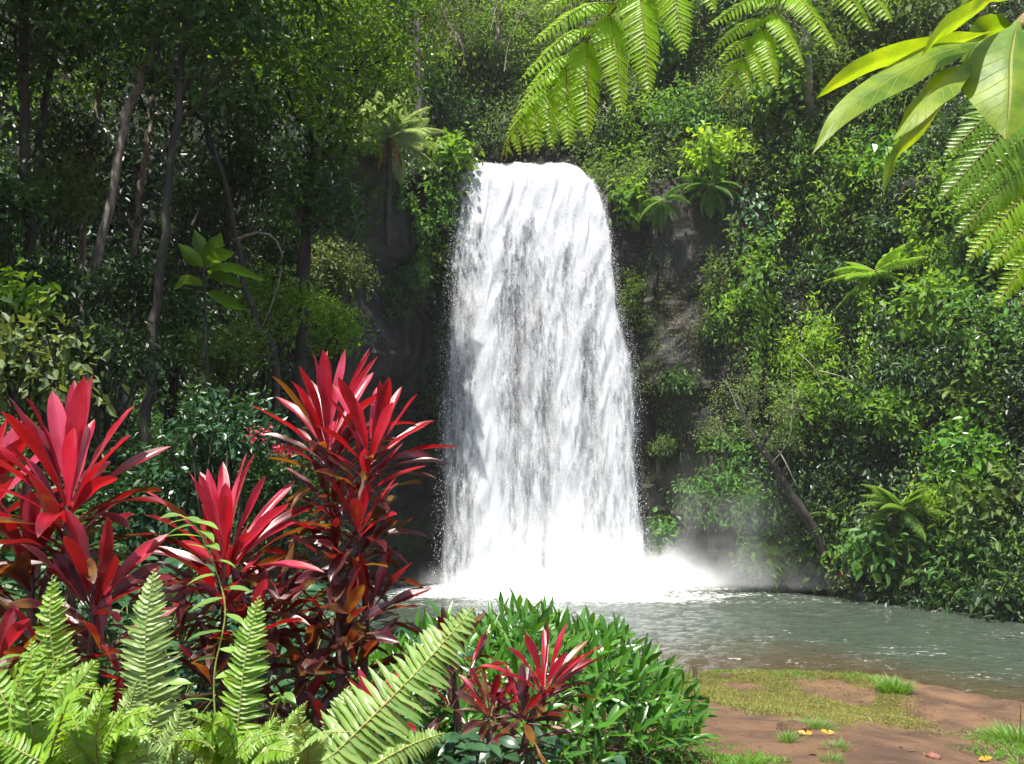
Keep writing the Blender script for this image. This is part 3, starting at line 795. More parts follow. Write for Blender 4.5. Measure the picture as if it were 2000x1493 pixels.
def fern_crown(label, base, n, L, W, mat, seed, elev=(70, 5), bend=(.6, 1.3), name='fern', cat='fern', axis=(0, 0, 1), trunk=None, dead=0, group=None, az=None, pairs=18, sub=True, tr=.12):
    rng = np.random.default_rng(seed)
    base = np.asarray(base, float)
    rt = thing(name, label, cat, trunk[0] if trunk is not None else base, group)
    ax = nrm(np.array(axis, float)); ex = nrm(np.cross(ax, [0.3, 1, .1])); ey = np.cross(ax, ex)
    if trunk is not None:
        tb = MB(); tube(tb, spline(trunk, 14), [tr * 1.2, tr], 9); tb.build('trunk', M['bark'], rt, smooth=True)
    for i in range(n):
        f = i / max(1, n - 1)
        el = R(elev[0] + (elev[1] - elev[0]) * f + rng.normal(0, 6))
        a = (i * 2.39996 + rng.normal(0, .2)) if az is None else R(az[0] + (az[1] - az[0]) * ((i * .618) % 1) + rng.normal(0, 6))
        h = math.cos(a) * ex + math.sin(a) * ey
        D = math.cos(el) * h + math.sin(el) * ax; N = -math.sin(el) * h + math.cos(el) * ax
        fb = MB(); sb = MB()
        frond_far(fb, sb, base + D * .05, D, N, L * rng.uniform(.8, 1.1), W * rng.uniform(.85, 1.1), bend[0] + (bend[1] - bend[0]) * rng.random(), rng, pairs=pairs, sub=sub, rr=.008 + L * .006)
        fr = fb.build('frond', M[mat], rt)
        fr2 = sb.build('midrib', M['rachis'], rt, smooth=True); fr2.parent = fr
    for i in range(dead):
        a = rng.uniform(0, 6.28); h = np.array([math.cos(a), math.sin(a), 0])
        fb = MB(); sb = MB()
        frond_far(fb, sb, base + h * .1, h * .35 + np.array([0, 0, -.5]), nrm(h + np.array([0, 0, .3])), L * rng.uniform(.45, .75), W * .35, .5, rng, pairs=pairs, sub=sub)
        fr = fb.build('dead_frond', M['dead'], rt); fr['label'] = 'brown dead frond hanging down'
        s = sb.build('midrib', M['rachisbr'], rt, smooth=True); s.parent = fr
    return rt

# ------------------------------------------------------------------ red cordylines of the foreground
def rosette(root, base, axis, n, L, W, seed, red=0.0, inner=10, outer=80, half=None, name='leaf_rosette', fixed=()):
    """n arching strap leaves round a stem end; red shifts the colour from pink (0) to maroon (1)"""
    rng = np.random.default_rng(seed)
    ax = nrm(np.array(axis, float)); ex = nrm(np.cross(ax, [.2, 1, 0])); ey = np.cross(ax, ex)
    f = (np.arange(n) + .5) / n
    az = np.arange(n) * 2.39996 + rng.normal(0, .25, n) + seed
    th = R(inner) + (R(outer) - R(inner)) * f ** .9 + rng.normal(0, .10, n)
    h = np.cos(az)[:, None] * ex + np.sin(az)[:, None] * ey
    D = nrm(np.cos(th)[:, None] * ax + np.sin(th)[:, None] * h + rng.normal(size=(n, 3)) * .09)
    N = -(np.sin(th)[:, None] * -ax + np.cos(th)[:, None] * h)     # upper side faces the axis
    N = np.sin(th)[:, None] * ax - np.cos(th)[:, None] * h
    P = np.asarray(base, float) + h * .012 - ax * (f[:, None] * L * .30)
    Ls = L * (.62 + .38 * np.sin(np.pi * (.25 + .6 * f))) * rng.uniform(.85, 1.12, n)
    col = np.clip(red + .75 * f ** 1.6 + rng.normal(0, .17, n), 0, 1)
    col = np.minimum(col, .80)
    col = np.where((rng.random(n) < .09) & (f > .3), .97, col)
    mb = MB()
    straps(mb, P, D, N, Ls, W * .97 * rng.uniform(.75, 1.2, n), .15 + .75 * f ** 1.5 * rng.uniform(.4, 1.3, n) + rng.normal(0, .08, n), PROF_CORDY, rows=13, across=7, fold=.45, ruffle=.17, a0=col, rng=rng, twist=rng.normal(0, .45, n))
    return mb.build(name, M['cordy'], root, smooth=True)

def cordyline(label, stems, ros, seed, group='red cordylines along the front'):
    """stems: pixel paths with depth; ros: (px, py, depth, axis, n, length, width, red, inner, outer)"""
    b = at(*stems[0][0]); b[2] = gz(b[0], b[1])
    root = thing('cordyline', label, 'cordyline', b, group)
    for s in stems:
        p = [at(*q) for q in s]
        p = [np.array([p[0][0], p[0][1], gz(p[0][0], p[0][1]) - .03])] + p
        mb = MB(); tube(mb, spline(p, 16), [.022, .012], 8); mb.build('stem', M['stem'], root, smooth=True)
    for i, r_ in enumerate(ros):
        rosette(root, at(*r_[:3]), r_[3], r_[4], r_[5], r_[6], seed + i, r_[7], r_[8], r_[9])
    return root

#C
cordyline('big crimson cordyline at the left edge, glossy red and purple leaves above pale ferns',
    [[(150, 1480, 3.1), (140, 1200, 3.1), (132, 990, 3.1)], [(60, 1500, 3.2), (60, 1200, 3.2), (60, 1090, 3.2)], [(170, 1500, 3.0), (180, 1250, 3.0), (185, 1150, 3.0)], [(-60, 1500, 3.3), (-50, 1100, 3.3), (-40, 980, 3.3)]],
    [(132, 965, 3.1, (0, -.15, 1), 26, 0.470, 0.066, 0.00, 6, 62), (55, 1110, 3.2, (-.1, -.1, 1), 17, 0.396, 0.066, 0.32, 6, 60), (190, 1170, 3.0, (.25, -.15, 1), 17, 0.344, 0.062, 0.36, 8, 75),
     (-40, 1000, 3.3, (.1, -.1, 1), 21, 0.460, 0.066, 0.12, 8, 70), (128, 1050, 3.12, (0, -.15, 1), 13, 0.361, 0.066, 0.48, 30, 85), (60, 1190, 3.2, (0, -.2, 1), 12, 0.344, 0.066, 0.56, 30, 95), (200, 1260, 2.98, (.2, -.2, 1), 11, 0.292, 0.062, 0.62, 25, 100), (100, 1290, 3.0, (0, -.3, 1), 12, 0.258, 0.054, 0.54, 25, 95), (250, 1330, 3.0, (.2, -.3, 1), 11, 0.189, 0.039, 0.39, 10, 80), (-10, 1290, 2.9, (0, -.2, 1), 12, 0.258, 0.046, 0.29, 15, 80)], 100)
cordyline('mid-height pink and red cordyline rising behind two upright sword ferns',
    [[(430, 1500, 3.5), (435, 1300, 3.5), (440, 1090, 3.5)], [(500, 1500, 3.4), (490, 1350, 3.4), (485, 1220, 3.4)]],
    [(440, 1075, 3.5, (0, -.15, 1), 30, 0.460, 0.054, 0.02, 5, 78), (430, 1170, 3.45, (-.05, -.2, 1), 17, 0.361, 0.054, 0.42, 30, 95), (490, 1225, 3.4, (.15, -.15, 1), 16, 0.292, 0.051, 0.34, 10, 85),
     (438, 1130, 3.52, (0, -.15, 1), 12, 0.361, 0.056, 0.30, 25, 80), (350, 1230, 3.4, (-.2, -.2, 1), 11, 0.292, 0.058, 0.59, 20, 95), (545, 1190, 3.6, (.1, -.1, 1), 13, 0.327, 0.054, 0.56, 20, 100), (420, 1330, 3.3, (0, -.3, 1), 12, 0.241, 0.046, 0.59, 20, 95)], 120)
cordyline('tallest cordyline, stacked crimson rosettes standing in front of the waterfall pool',
    [[(685, 1520, 3.8), (670, 1250, 3.85), (640, 1020, 3.9), (640, 880, 3.9)], [(700, 1500, 3.8), (715, 1200, 3.8), (700, 1010, 3.75), (715, 930, 3.75)], [(660, 1500, 3.6), (662, 1290, 3.6), (660, 1210, 3.6)]],
    [(640, 850, 3.9, (-.03, -.12, 1), 26, 0.480, 0.056, 0.00, 6, 62), (725, 885, 3.8, (.22, -.12, 1), 26, 0.420, 0.051, 0.08, 8, 70), (700, 1030, 3.75, (.08, -.15, 1), 22, 0.327, 0.054, 0.30, 10, 88),
     (645, 910, 3.9, (-.05, -.12, 1), 12, 0.361, 0.058, 0.34, 25, 85), (718, 945, 3.8, (.15, -.12, 1), 12, 0.327, 0.056, 0.36, 25, 90), (690, 1090, 3.75, (.05, -.15, 1), 13, 0.327, 0.058, 0.52, 30, 100), (650, 990, 3.9, (-.15, -.1, 1), 11, 0.327, 0.056, 0.49, 20, 95), (655, 1100, 3.8, (-.1, -.1, 1), 17, 0.327, 0.056, 0.62, 25, 105), (662, 1225, 3.6, (0, -.2, 1), 17, 0.310, 0.054, 0.62, 10, 85), (725, 1185, 3.7, (.25, -.1, 1), 16, 0.310, 0.058, 0.60, 15, 95),
     (690, 1300, 3.6, (.1, -.25, 1), 16, 0.292, 0.054, 0.62, 20, 100), (610, 1290, 3.6, (-.15, -.25, 1), 16, 0.292, 0.054, 0.62, 20, 100), (560, 1170, 3.9, (-.25, -.1, 1), 13, 0.310, 0.054, 0.56, 20, 100)], 140)
cordyline('small dark-red cordyline shoot behind the tip of the long pale fern frond',
    [[(900, 1500, 4.0), (888, 1350, 4.05), (880, 1275, 4.1)]],
    [(878, 1280, 4.1, (-.05, -.1, 1), 11, 0.258, 0.043, 0.36, 6, 60), (915, 1310, 4.0, (.3, -.1, 1), 10, 0.241, 0.043, 0.49, 15, 70), (880, 1370, 3.9, (0, -.2, 1), 10, 0.206, 0.039, 0.62, 25, 90)], 160)
cordyline('low pink-topped cordyline with drooping brown lower leaves, in front of the glossy green mound',
    [[(1010, 1560, 3.5), (1030, 1430, 3.5), (1062, 1345, 3.5)], [(960, 1540, 3.4), (955, 1430, 3.4)]],
    [(1066, 1335, 3.5, (.12, -.15, 1), 24, 0.270, 0.037, 0.00, 8, 72), (1020, 1390, 3.45, (0, -.25, 1), 27, 0.224, 0.033, 0.62, 20, 105), (955, 1385, 3.45, (-.15, -.2, 1), 16, 0.189, 0.035, 0.42, 10, 85), (1030, 1440, 3.4, (0, -.2, .8), 11, 0.224, 0.031, 0.62, 60, 140)], 180)
cordyline('little pinkish cordyline tuft peeping out beside the small upright pale frond',
    [[(735, 1560, 3.2), (735, 1430, 3.2)]], [(735, 1400, 3.2, (0, -.15, 1), 16, 0.190, 0.033, 0.10, 8, 75)], 190)
cordyline('dark maroon cordyline shoot low between the tallest and mid-height cordylines',
    [[(590, 1560, 3.5), (585, 1440, 3.5)]], [(585, 1420, 3.5, (0, -.2, 1), 17, 0.284, 0.054, 0.62, 15, 95), (640, 1430, 3.4, (.1, -.2, 1), 12, 0.215, 0.046, 0.62, 20, 95)], 195)
cordyline('short scarlet cordyline shoot low in the gap left of the tall pale frond',
    [[(225, 1560, 2.95), (228, 1440, 2.95)]], [(228, 1400, 2.95, (0, -.15, 1), 13, 0.189, 0.035, 0.29, 8, 75)], 198)

# ------------------------------------------------------------------ sword ferns
def sword_frond(root, tip, basep, wpx, mat, seed, face=None, pairs=34, curve=.05, skip=0.0):
    """a once-divided frond from basep to tip, both (px, py, depth)"""
    rng = np.random.default_rng(seed)
    a, b = at(*basep), at(*tip)
    L = np.linalg.norm(b - a); D = (b - a) / L
    N = nrm(face if face is not None else np.array([0, -1, .35])); N = nrm(N - (N @ D) * D); X = np.cross(D, N)
    sd = rng.choice([-1, 1])
    p = spline([a, a * .66 + b * .34 + N * L * curve * .8 + X * L * curve * sd * .5, a * .33 + b * .67 + N * L * curve + X * L * curve * .6 * sd, b], 40)
    W = wpx / FPX * (tip[2] + basep[2]) / 2 * .5
    s = np.linspace(.04, .99, pairs); t = np.linspace(0, 1, 40)
    q = np.stack([np.interp(s, t, p[:, k]) for k in range(3)], -1)
    tt = nrm(np.stack([np.interp(s, t, np.gradient(p, axis=0)[:, k]) for k in range(3)], -1))
    lw = W * np.interp(s, [0, .15, .4, .6, .8, .93, 1], [.75, .95, 1, .88, .6, .3, .06])
    mb = MB()
    gap = L / pairs
    for sg in (-1, 1):
        keep = rng.random(pairs) > skip
        up = .18 + .35 * s
        dd = nrm(sg * X + tt * up[:, None] - N * rng.uniform(.05, .35, (pairs, 1)) + rng.normal(size=tt.shape) * .07)
        nn = nrm(N + tt * .35 + rng.normal(size=tt.shape) * .16)
        off = q + tt * gap * (.25 * sg)
        n = keep.sum()
        straps(mb, off[keep], dd[keep], nn[keep], (lw * rng.uniform(.88, 1.08, pairs))[keep], np.minimum(gap * 1.25, lw * .5)[keep], rng.uniform(.1, .7, n), PROF_PINNA, rows=7, across=3, fold=.25, ruffle=.12, a0=np.clip(rng.normal(.5, .2, n) + .25 * (s[keep] - .5), 0, 1), rng=rng, twist=rng.normal(0, .25, n))
    fr = mb.build('frond', M[mat], root)
    sb = MB(); tube(sb, p, [.0042, .0015], 6); o = sb.build('midrib', M['rachis'], root, smooth=True); o.parent = fr
    return fr

def sword_fern(label, base, fronds, mat, seed, group='sword ferns along the front'):
    b = at(*base); b[2] = gz(b[0], b[1])
    root = thing('sword_fern', label, 'fern', b, group)
    for i, f in enumerate(fronds):
        tip, bs, w = f[:3]
        kw = f[3] if len(f) > 3 else {}
        sword_frond(root, tip, bs, w, kw.pop('mat', mat), seed + i, **kw)
    return root
sword_fern('pale sword fern with one tall straight frond before the red cordylines', (320, 1620, 2.7),
    [((300, 1112, 2.6), (312, 1500, 2.65), 128, dict(pairs=40, mat='swordpale')), ((268, 1330, 2.4), (250, 1540, 2.5), 95, dict(mat='swordpale')), ((355, 1380, 2.4), (320, 1540, 2.5), 90)], 'swordpale', 300)
sword_fern('yellow-green upright sword fern frond with a pointed tip, right of the tall pale frond', (480, 1620, 2.8),
    [((505, 1165, 2.7), (462, 1470, 2.7), 100, dict(pairs=34, curve=.03)), ((545, 1400, 2.5), (480, 1530, 2.6), 60), ((600, 1370, 2.5), (520, 1530, 2.6), 50)], 'sword', 310)
sword_fern('slender bright sword fern frond pointing up in front of the big left cordyline', (120, 1620, 2.6),
    [((102, 1125, 2.55), (140, 1420, 2.6), 92, dict(pairs=30)), ((190, 1290, 2.4), (105, 1450, 2.5), 95), ((60, 1250, 2.5), (110, 1480, 2.5), 90)], 'sword', 320)
sword_fern('large pale sword fern frond slanting across toward the pool', (600, 1640, 2.5),
    [((928, 1183, 2.75), (560, 1560, 2.3), 165, dict(pairs=40, mat='swordpale', curve=.04)), ((680, 1342, 2.5), (655, 1520, 2.45), 88, dict(pairs=26, mat='swordpale')), ((868, 1432, 2.5), (720, 1500, 2.4), 75, dict(pairs=22)), ((640, 1440, 2.2), (540, 1540, 2.2), 80, dict(mat='swordpale'))], 'swordpale', 330)
r_ = np.random.default_rng(77)
def low_fern(label, cx, Y, seed, n=9, mat='sword', ln=(130, 230)):
    rg = np.random.default_rng(seed)
    fr = []
    for i in range(n):
        a = R(-62 + 124 * ((i + .5) / n) + rg.normal(0, 8)); l = rg.uniform(*ln)
        bx_, by_ = cx + rg.normal(0, 14), 1530 + rg.normal(0, 12)
        fr.append(((bx_ + l * math.sin(a) * 1.1, by_ - l * math.cos(a), Y + rg.normal(0, .12) - .1), (bx_, by_, Y), rg.uniform(58, 90), dict(pairs=24, curve=.10, skip=.03, face=np.array([rg.normal(0, .3), -1, .5 + rg.random()]))))
    return sword_fern(label, (cx, 1640, Y), fr, mat, seed + 1)
low_fern('bushy bright fern filling the bottom left corner', 60, 2.1, 400, 13, ln=(170, 320))
low_fern('yellow-green fern clump at the bottom, second from the left corner', 185, 2.05, 420, 10, ln=(110, 210))
low_fern('short pale fern clump under the tall straight pale frond', 330, 2.0, 440, 9, 'swordpale', (70, 150))
low_fern('light green fern clump at the foot of the yellow-green upright frond', 455, 2.05, 460, 9, ln=(70, 150))
low_fern('pale fern clump at the bottom beneath the dark maroon cordyline shoot', 570, 2.0, 480, 8, 'swordpale', (60, 120))

def big_leaf(root, pts, wpx, seed, roll=0.0, prof=PROF_OVAL, mat='bigleaf', fold=.25, rows=22, name='leaf', ruffle=.10):
    """one broad leaf along pts (px, py, depth); wpx its width in photograph pixels"""
    rng = np.random.default_rng(seed)
    p = spline([at(*q) for q in pts], rows)
    t = np.linspace(0, 1, rows)
    tg = nrm(np.gradient(p, axis=0))
    view = nrm(CAM - p)
    X = nrm(np.cross(tg, view)); Nn = np.cross(X, tg)
    c, s = math.cos(roll), math.sin(roll)
    X, Nn = c * X + s * Nn, c * Nn - s * X
    w = prof(t) * wpx / FPX * np.linalg.norm(p - CAM, axis=1) * .5
    ac = 11; sx = np.linspace(-1, 1, ac)
    ph = rng.uniform(0, 6.28, 2)
    lift = fold * np.abs(sx)[None] * w[:, None] + ruffle * w[:, None] * (sx ** 2)[None] * np.where(sx[None] > 0, np.sin(t[:, None] * 15 + ph[0]), np.sin(t[:, None] * 13 + ph[1]))
    edge = 1 + .05 * np.where(sx[None] > 0, np.sin(t[:, None] * 19 + ph[1]), np.sin(t[:, None] * 17 + ph[0])) * np.abs(sx)[None]
    v = p[:, None] + (sx[None] * w[:, None] * edge)[..., None] * X[:, None] - lift[..., None] * Nn[:, None] * 1.0
    a = np.empty((rows, ac, 3)); a[..., 0] = rng.random(); a[..., 1] = t[:, None]; a[..., 2] = sx[None]
    mb = MB(); mb.add(v, quads=grid_quads(rows, ac), a=a.reshape(-1, 3))
    return mb.build(name, M[mat], root, smooth=True)

# leafy branch reaching in at the upper right
tw = [(2120, -70, 1.75), (2020, 20, 1.62), (1975, 62, 1.55), (1925, 95, 1.5), (1895, 128, 1.47)]
br = thing('leafy_branch', 'branch with large glowing yellow-green leaves reaching in at the upper right', 'branch', (3.2, 3.0, 5.6))
mb = MB(); tube(mb, spline([np.array([3.2, 3.0, 5.6]), np.array([2.5, 2.5, 5.1])] + [at(*q) for q in tw], 26), [.022, .005], 8)
tube(mb, spline([at(2020, 20, 1.62), at(2010, -40, 1.6), at(1990, -90, 1.58)], 8), [.006, .004], 6)
mb.build('twig', M['rachisbr'], br, smooth=True)
for i, (pts, w, ro) in enumerate([
    ([(1935, 62, 1.52), (1840, 90, 1.46), (1720, 118, 1.40), (1640, 160, 1.37), (1594, 192, 1.36)], 52, .8),
    ([(1925, 80, 1.5), (1830, 105, 1.42), (1720, 165, 1.36), (1640, 225, 1.33), (1586, 302, 1.32)], 66, -.6),
    ([(1905, 118, 1.48), (1850, 155, 1.42), (1795, 215, 1.38), (1745, 275, 1.37)], 62, -.6),
    ([(1842, 205, 1.60), (1800, 255, 1.56), (1755, 298, 1.53), (1735, 340, 1.52), (1725, 385, 1.52)], 36, .9),
    ([(1988, 40, 1.5), (1975, 110, 1.44), (1972, 190, 1.41), (1965, 272, 1.40)], 150, .25),
    ([(1975, -40, 1.5), (1905, 20, 1.42), (1840, 62, 1.38), (1800, 112, 1.37)], 50, .95),
    ([(2005, 40, 1.55), (2030, 120, 1.5), (2040, 190, 1.48), (2030, 250, 1.47)], 100, .3),
    ([(1985, 50, 1.6), (1935, 60, 1.62), (1905, 100, 1.62), (1895, 150, 1.6)], 60, .6),
    ([(1990, 0, 1.6), (1950, -15, 1.56), (1905, -8, 1.53), (1880, 10, 1.52)], 40, .2)]):
    big_leaf(br, pts, w * .9, 500 + i, ro)

# ------------------------------------------------------------------ tree fern fronds overhead
def pixel(P):
    d = np.asarray(P) - CAM; f = np.array([0, math.cos(PITCH), math.sin(PITCH)]); u = np.array([0, -math.sin(PITCH), math.cos(PITCH)])
    return np.array([1000 + FPX * d[0] / (d @ f), 746.5 - FPX * (d @ u) / (d @ f)])
def tf_frond(label, rach, pinnae, mat, seed, npin=26, plw=.21, r0=.007):
    """rach: (px,py,depth) base to tip; pinnae: (s, side, tip px, tip py, tip depth, hang)"""
    rng = np.random.default_rng(seed)
    p = spline([np.array([2.75, 2.3, 5.9]) + rng.normal(size=3) * .05, np.array([2.35, 2.35, 6.0]) * .5 + at(*rach[0]) * .5 + [0, 0, .12]] + [at(*q) for q in rach], 80)
    root = thing('tree_fern_frond', label, 'fern frond', p[0])
    sb = MB(); tube(sb, p, [r0, r0 * .3], 7); sb.build('midrib', M['rachisbr'], root, smooth=True)
    for (st, tip, sag, mt) in pinnae:
        k0 = int(np.argmin([np.hypot(*(pixel(q_) - st)) for q_ in p])); a = p[k0]; b = at(*tip)
        L = np.linalg.norm(b - a)
        q = spline([a, a * .6 + b * .4 + np.array([0, 0, sag * L]), b], 30)
        tg = nrm(np.gradient(q, axis=0))
        N = nrm((np.array([.1, -1.0, .40]) if b[0] > a[0] - .06 else np.array([.35, -.8, .75])) + rng.normal(size=3) * .12); X = nrm(np.cross(tg, N)); Nn = np.cross(X, tg)
        n = max(10, int(npin * L / .38)); f = np.linspace(.05, .985, n); tq = np.linspace(0, 1, 30)
        g = lambda arr: np.stack([np.interp(f, tq, arr[:, k]) for k in range(3)], -1)
        c, tt, xx, nn = g(q), g(tg), g(X), g(Nn)
        pl = L * plw * np.interp(f, [0, .1, .35, .7, .92, 1], [.62, .9, 1, .72, .30, .06])
        mb = MB()
        for sg in (-1, 1):
            d = nrm(sg * xx + tt * .55 - nn * .22 + rng.normal(size=tt.shape) * .05)
            gap = L / n
            straps(mb, c, d, nn + tt * .12 + rng.normal(size=tt.shape) * .08, pl, np.minimum(gap * .86, pl * .6), .35 + .3 * rng.random(n), PROF_PINNA, rows=5, across=3, fold=.25, a0=np.clip(rng.normal(.5, .15, n), 0, 1), rng=rng)
        fr = mb.build('leaflet', M[mt or mat], root)
        s2 = MB(); tube(s2, q, [.0026, .001], 5); o = s2.build('leaflet_rib', M['rachisbr'], root, smooth=True); o.parent = fr
    return root
M_ = None
tf_frond('long bright tree fern frond hanging from above, its tip just over the waterfall lip',
    [(1390, -200, 2.6), (1330, -130, 2.65), (1262, -58, 2.72), (1209, 7, 2.8), (1146, 80, 2.88), (1104, 133, 2.95), (1060, 178, 3.0), (1030, 215, 3.03), (1000, 260, 3.06), (978, 315, 3.1)],
    [((990, 290), (990, 312, 3.1), .0, M_), ((995, 283), (1003, 306, 3.08), .02, M_), ((990, 290), (978, 304, 3.1), .02, M_), ((1010, 258), (1017, 308, 3.05), .03, M_), ((1008, 258), (982, 292, 3.08), .04, M_), ((1027, 230), (1033, 298, 3.02), .03, M_), ((1022, 232), (985, 272, 3.05), .05, M_), ((1046, 205), (1050, 302, 2.98), .04, M_), ((1040, 210), (992, 250, 3.02), .08, M_),
     ((1069, 175), (1078, 292, 2.92), .04, M_), ((1065, 178), (1000, 240, 3.0), .08, M_), ((1104, 133), (1110, 290, 2.86), .05, M_), ((1100, 138), (1010, 212, 2.95), .12, M_), ((1146, 85), (1146, 272, 2.8), .06, M_), ((1128, 103), (1022, 186, 2.9), .12, M_), ((1191, 31), (1216, 224, 2.72), .08, M_), ((1172, 50), (1014, 158, 2.85), .14, M_), ((1243, -34), (1268, 183, 2.62), .08, M_), ((1206, 7), (1034, 88, 2.8), .14, M_),
     ((1295, -92), (1336, 106, 2.55), .08, M_), ((1250, -44), (1056, 24, 2.75), .14, M_), ((1345, -150), (1396, 26, 2.5), .08, M_), ((1290, -85), (1090, -30, 2.7), .14, M_)], 'tfern', 600)
tf_frond('shorter bright tree fern frond at the top, right of the long hanging one',
    [(1640, -200, 2.85), (1578, -105, 2.9), (1535, -20, 2.95), (1502, 35, 3.0), (1475, 75, 3.03), (1445, 130, 3.06), (1420, 180, 3.08), (1405, 212, 3.1)],
    [((1412, 195), (1403, 212, 3.1), .0, M_), ((1420, 180), (1428, 208, 3.08), .03, M_), ((1418, 182), (1400, 200, 3.08), .04, M_), ((1436, 146), (1444, 192, 3.04), .04, M_), ((1436, 148), (1402, 182, 3.06), .06, M_), ((1452, 115), (1464, 180, 3.0), .04, M_), ((1454, 112), (1402, 158, 3.03), .08, M_), ((1470, 84), (1492, 178, 2.96), .06, M_), ((1476, 72), (1396, 128, 3.0), .10, M_),
     ((1490, 56), (1517, 174, 2.92), .06, M_), ((1502, 35), (1388, 100, 2.98), .12, M_), ((1508, 25), (1570, 132, 2.86), .08, M_), ((1528, -8), (1381, 52, 2.95), .12, M_), ((1535, -20), (1635, 103, 2.8), .10, M_), ((1553, -55), (1395, 0, 2.92), .12, M_), ((1575, -98), (1704, 62, 2.72), .10, M_), ((1595, -130), (1742, 44, 2.66), .10, M_)], 'tfern', 620)
tf_frond('darker tree fern frond drooping in from the right edge below the large leaves',
    [(2260, 0, 2.5), (2170, 110, 2.5), (2120, 220, 2.5), (2095, 330, 2.52), (2085, 430, 2.54), (2070, 530, 2.56), (2040, 640, 2.6)],
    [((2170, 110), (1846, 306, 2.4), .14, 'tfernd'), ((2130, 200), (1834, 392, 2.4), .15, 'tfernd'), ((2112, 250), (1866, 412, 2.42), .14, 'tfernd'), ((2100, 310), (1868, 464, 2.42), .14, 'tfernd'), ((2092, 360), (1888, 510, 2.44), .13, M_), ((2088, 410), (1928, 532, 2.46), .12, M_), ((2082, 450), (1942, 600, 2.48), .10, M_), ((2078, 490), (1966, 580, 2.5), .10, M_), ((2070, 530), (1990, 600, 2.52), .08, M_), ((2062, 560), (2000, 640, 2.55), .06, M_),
     ((2100, 310), (2240, 520, 2.4), .1, M_), ((2085, 430), (2200, 600, 2.4), .1, M_), ((2070, 530), (2140, 680, 2.5), .1, M_)], 'tfern', 640, plw=.19)

# ------------------------------------------------------------------ glossy green mound beside the soil
def lance_shrub(label, spots, L, seed, group='lance-leaved plants of the green mound', mat='gloss', n=13):
    rng = np.random.default_rng(seed)
    xs = np.array(spots)
    rt = thing('lance_leaved_shrub', label, 'shrub', (xs[:, 0].mean(), xs[:, 1].mean(), gz(xs[:, 0].mean(), xs[:, 1].mean())), group)
    fb = MB(); sb = MB()
    for (x, y, z, ox, oy) in spots:
        ax = nrm(np.array([ox, oy, 1.0]) + rng.normal(size=3) * .18)
        b = np.array([x, y, z]) - ax * L * 1.1; b[2] = max(b[2], gz(b[0], b[1]) - .02)
        tube(sb, spline([b, (b + [x, y, z]) / 2 + rng.normal(size=3) * .01, [x, y, z]], 6), [.006, .004], 5)
        ex = nrm(np.cross(ax, [.2, 1, 0])); ey = np.cross(ax, ex)
        f = (np.arange(n) + .5) / n; az = np.arange(n) * 2.4 + rng.uniform(0, 6)
        th = R(8) + R(82) * f ** .8 + rng.normal(0, .12, n)
        h = np.cos(az)[:, None] * ex + np.sin(az)[:, None] * ey
        D = np.cos(th)[:, None] * ax + np.sin(th)[:, None] * h; N = np.sin(th)[:, None] * ax - np.cos(th)[:, None] * h
        P = np.array([x, y, z]) - ax * (f[:, None] * L * .9) + h * .006
        straps(fb, P, D, N, L * rng.uniform(.7, 1.15, n), L * .17 * rng.uniform(.8, 1.2, n), .2 + .9 * f * rng.uniform(.5, 1.3, n), PROF_LANCE, rows=7, across=3, fold=.28, a0=np.clip(rng.normal(.45, .25, n) - .15 * f, 0, 1), rng=rng, twist=rng.normal(0, .3, n))
    fb.build('foliage', M[mat], rt, smooth=True); sb.build('stems', M['rachis'], rt, smooth=True)
    return rt
rng = np.random.default_rng(21)
mc = np.array([-.05, 6.1]); mrx, mry, mh = 1.36, 1.5, .71
shoots = []
for i in range(2600):
    a, rr = rng.uniform(0, 6.283), math.sqrt(rng.random())
    x, y = mc[0] + mrx * rr * math.cos(a), mc[1] + mry * rr * math.sin(a)
    g = gz(x, y)
    z = g + .12 + mh * max(0, 1 - rr ** 2.4) ** .6 * (1 + .15 * float(wob(np.array([x, y, 0]), 2.6, 3))) + abs(rng.normal(0, .03))
    if all((x - s[0]) ** 2 + (y - s[1]) ** 2 + (z - s[2]) ** 2 > .125 ** 2 for s in shoots):
        shoots.append((x, y, z, .9 * rr * math.cos(a), .9 * rr * math.sin(a)))
cells = [((1.0, 5.2), 'glossy lance-leaved plant at the right foot of the green mound, spilling onto the bare soil'), ((.95, 6.6), 'glossy lance-leaved plant at the right rear of the green mound, against the pool'),
         ((.25, 7.3), 'glossy lance-leaved plant on the back crest of the green mound, below the falling water'), ((-.6, 7.2), 'glossy lance-leaved plant at the left rear of the green mound, beside the tallest cordyline'),
         ((.25, 6.2), 'glossy lance-leaved plant in the middle of the green mound, right behind the pink-topped cordyline'), ((-.7, 6.1), 'glossy lance-leaved plant of the green mound behind the small dark-red cordyline shoot'),
         ((.3, 5.1), 'glossy lance-leaved plant at the front of the green mound, between pink-topped cordyline and soil'), ((-.7, 5.1), 'shaded lance-leaved plant at the front left of the green mound')]
ca = np.array([c[0] for c in cells]); sa = np.array(shoots)
own = np.argmin(((sa[:, None, :2] - ca[None]) ** 2).sum(-1), 1)
for i, (c, lb) in enumerate(cells):
    sp = [tuple(s) for s in sa[own == i]]
    if sp: lance_shrub(lb, sp, .215, 700 + i)
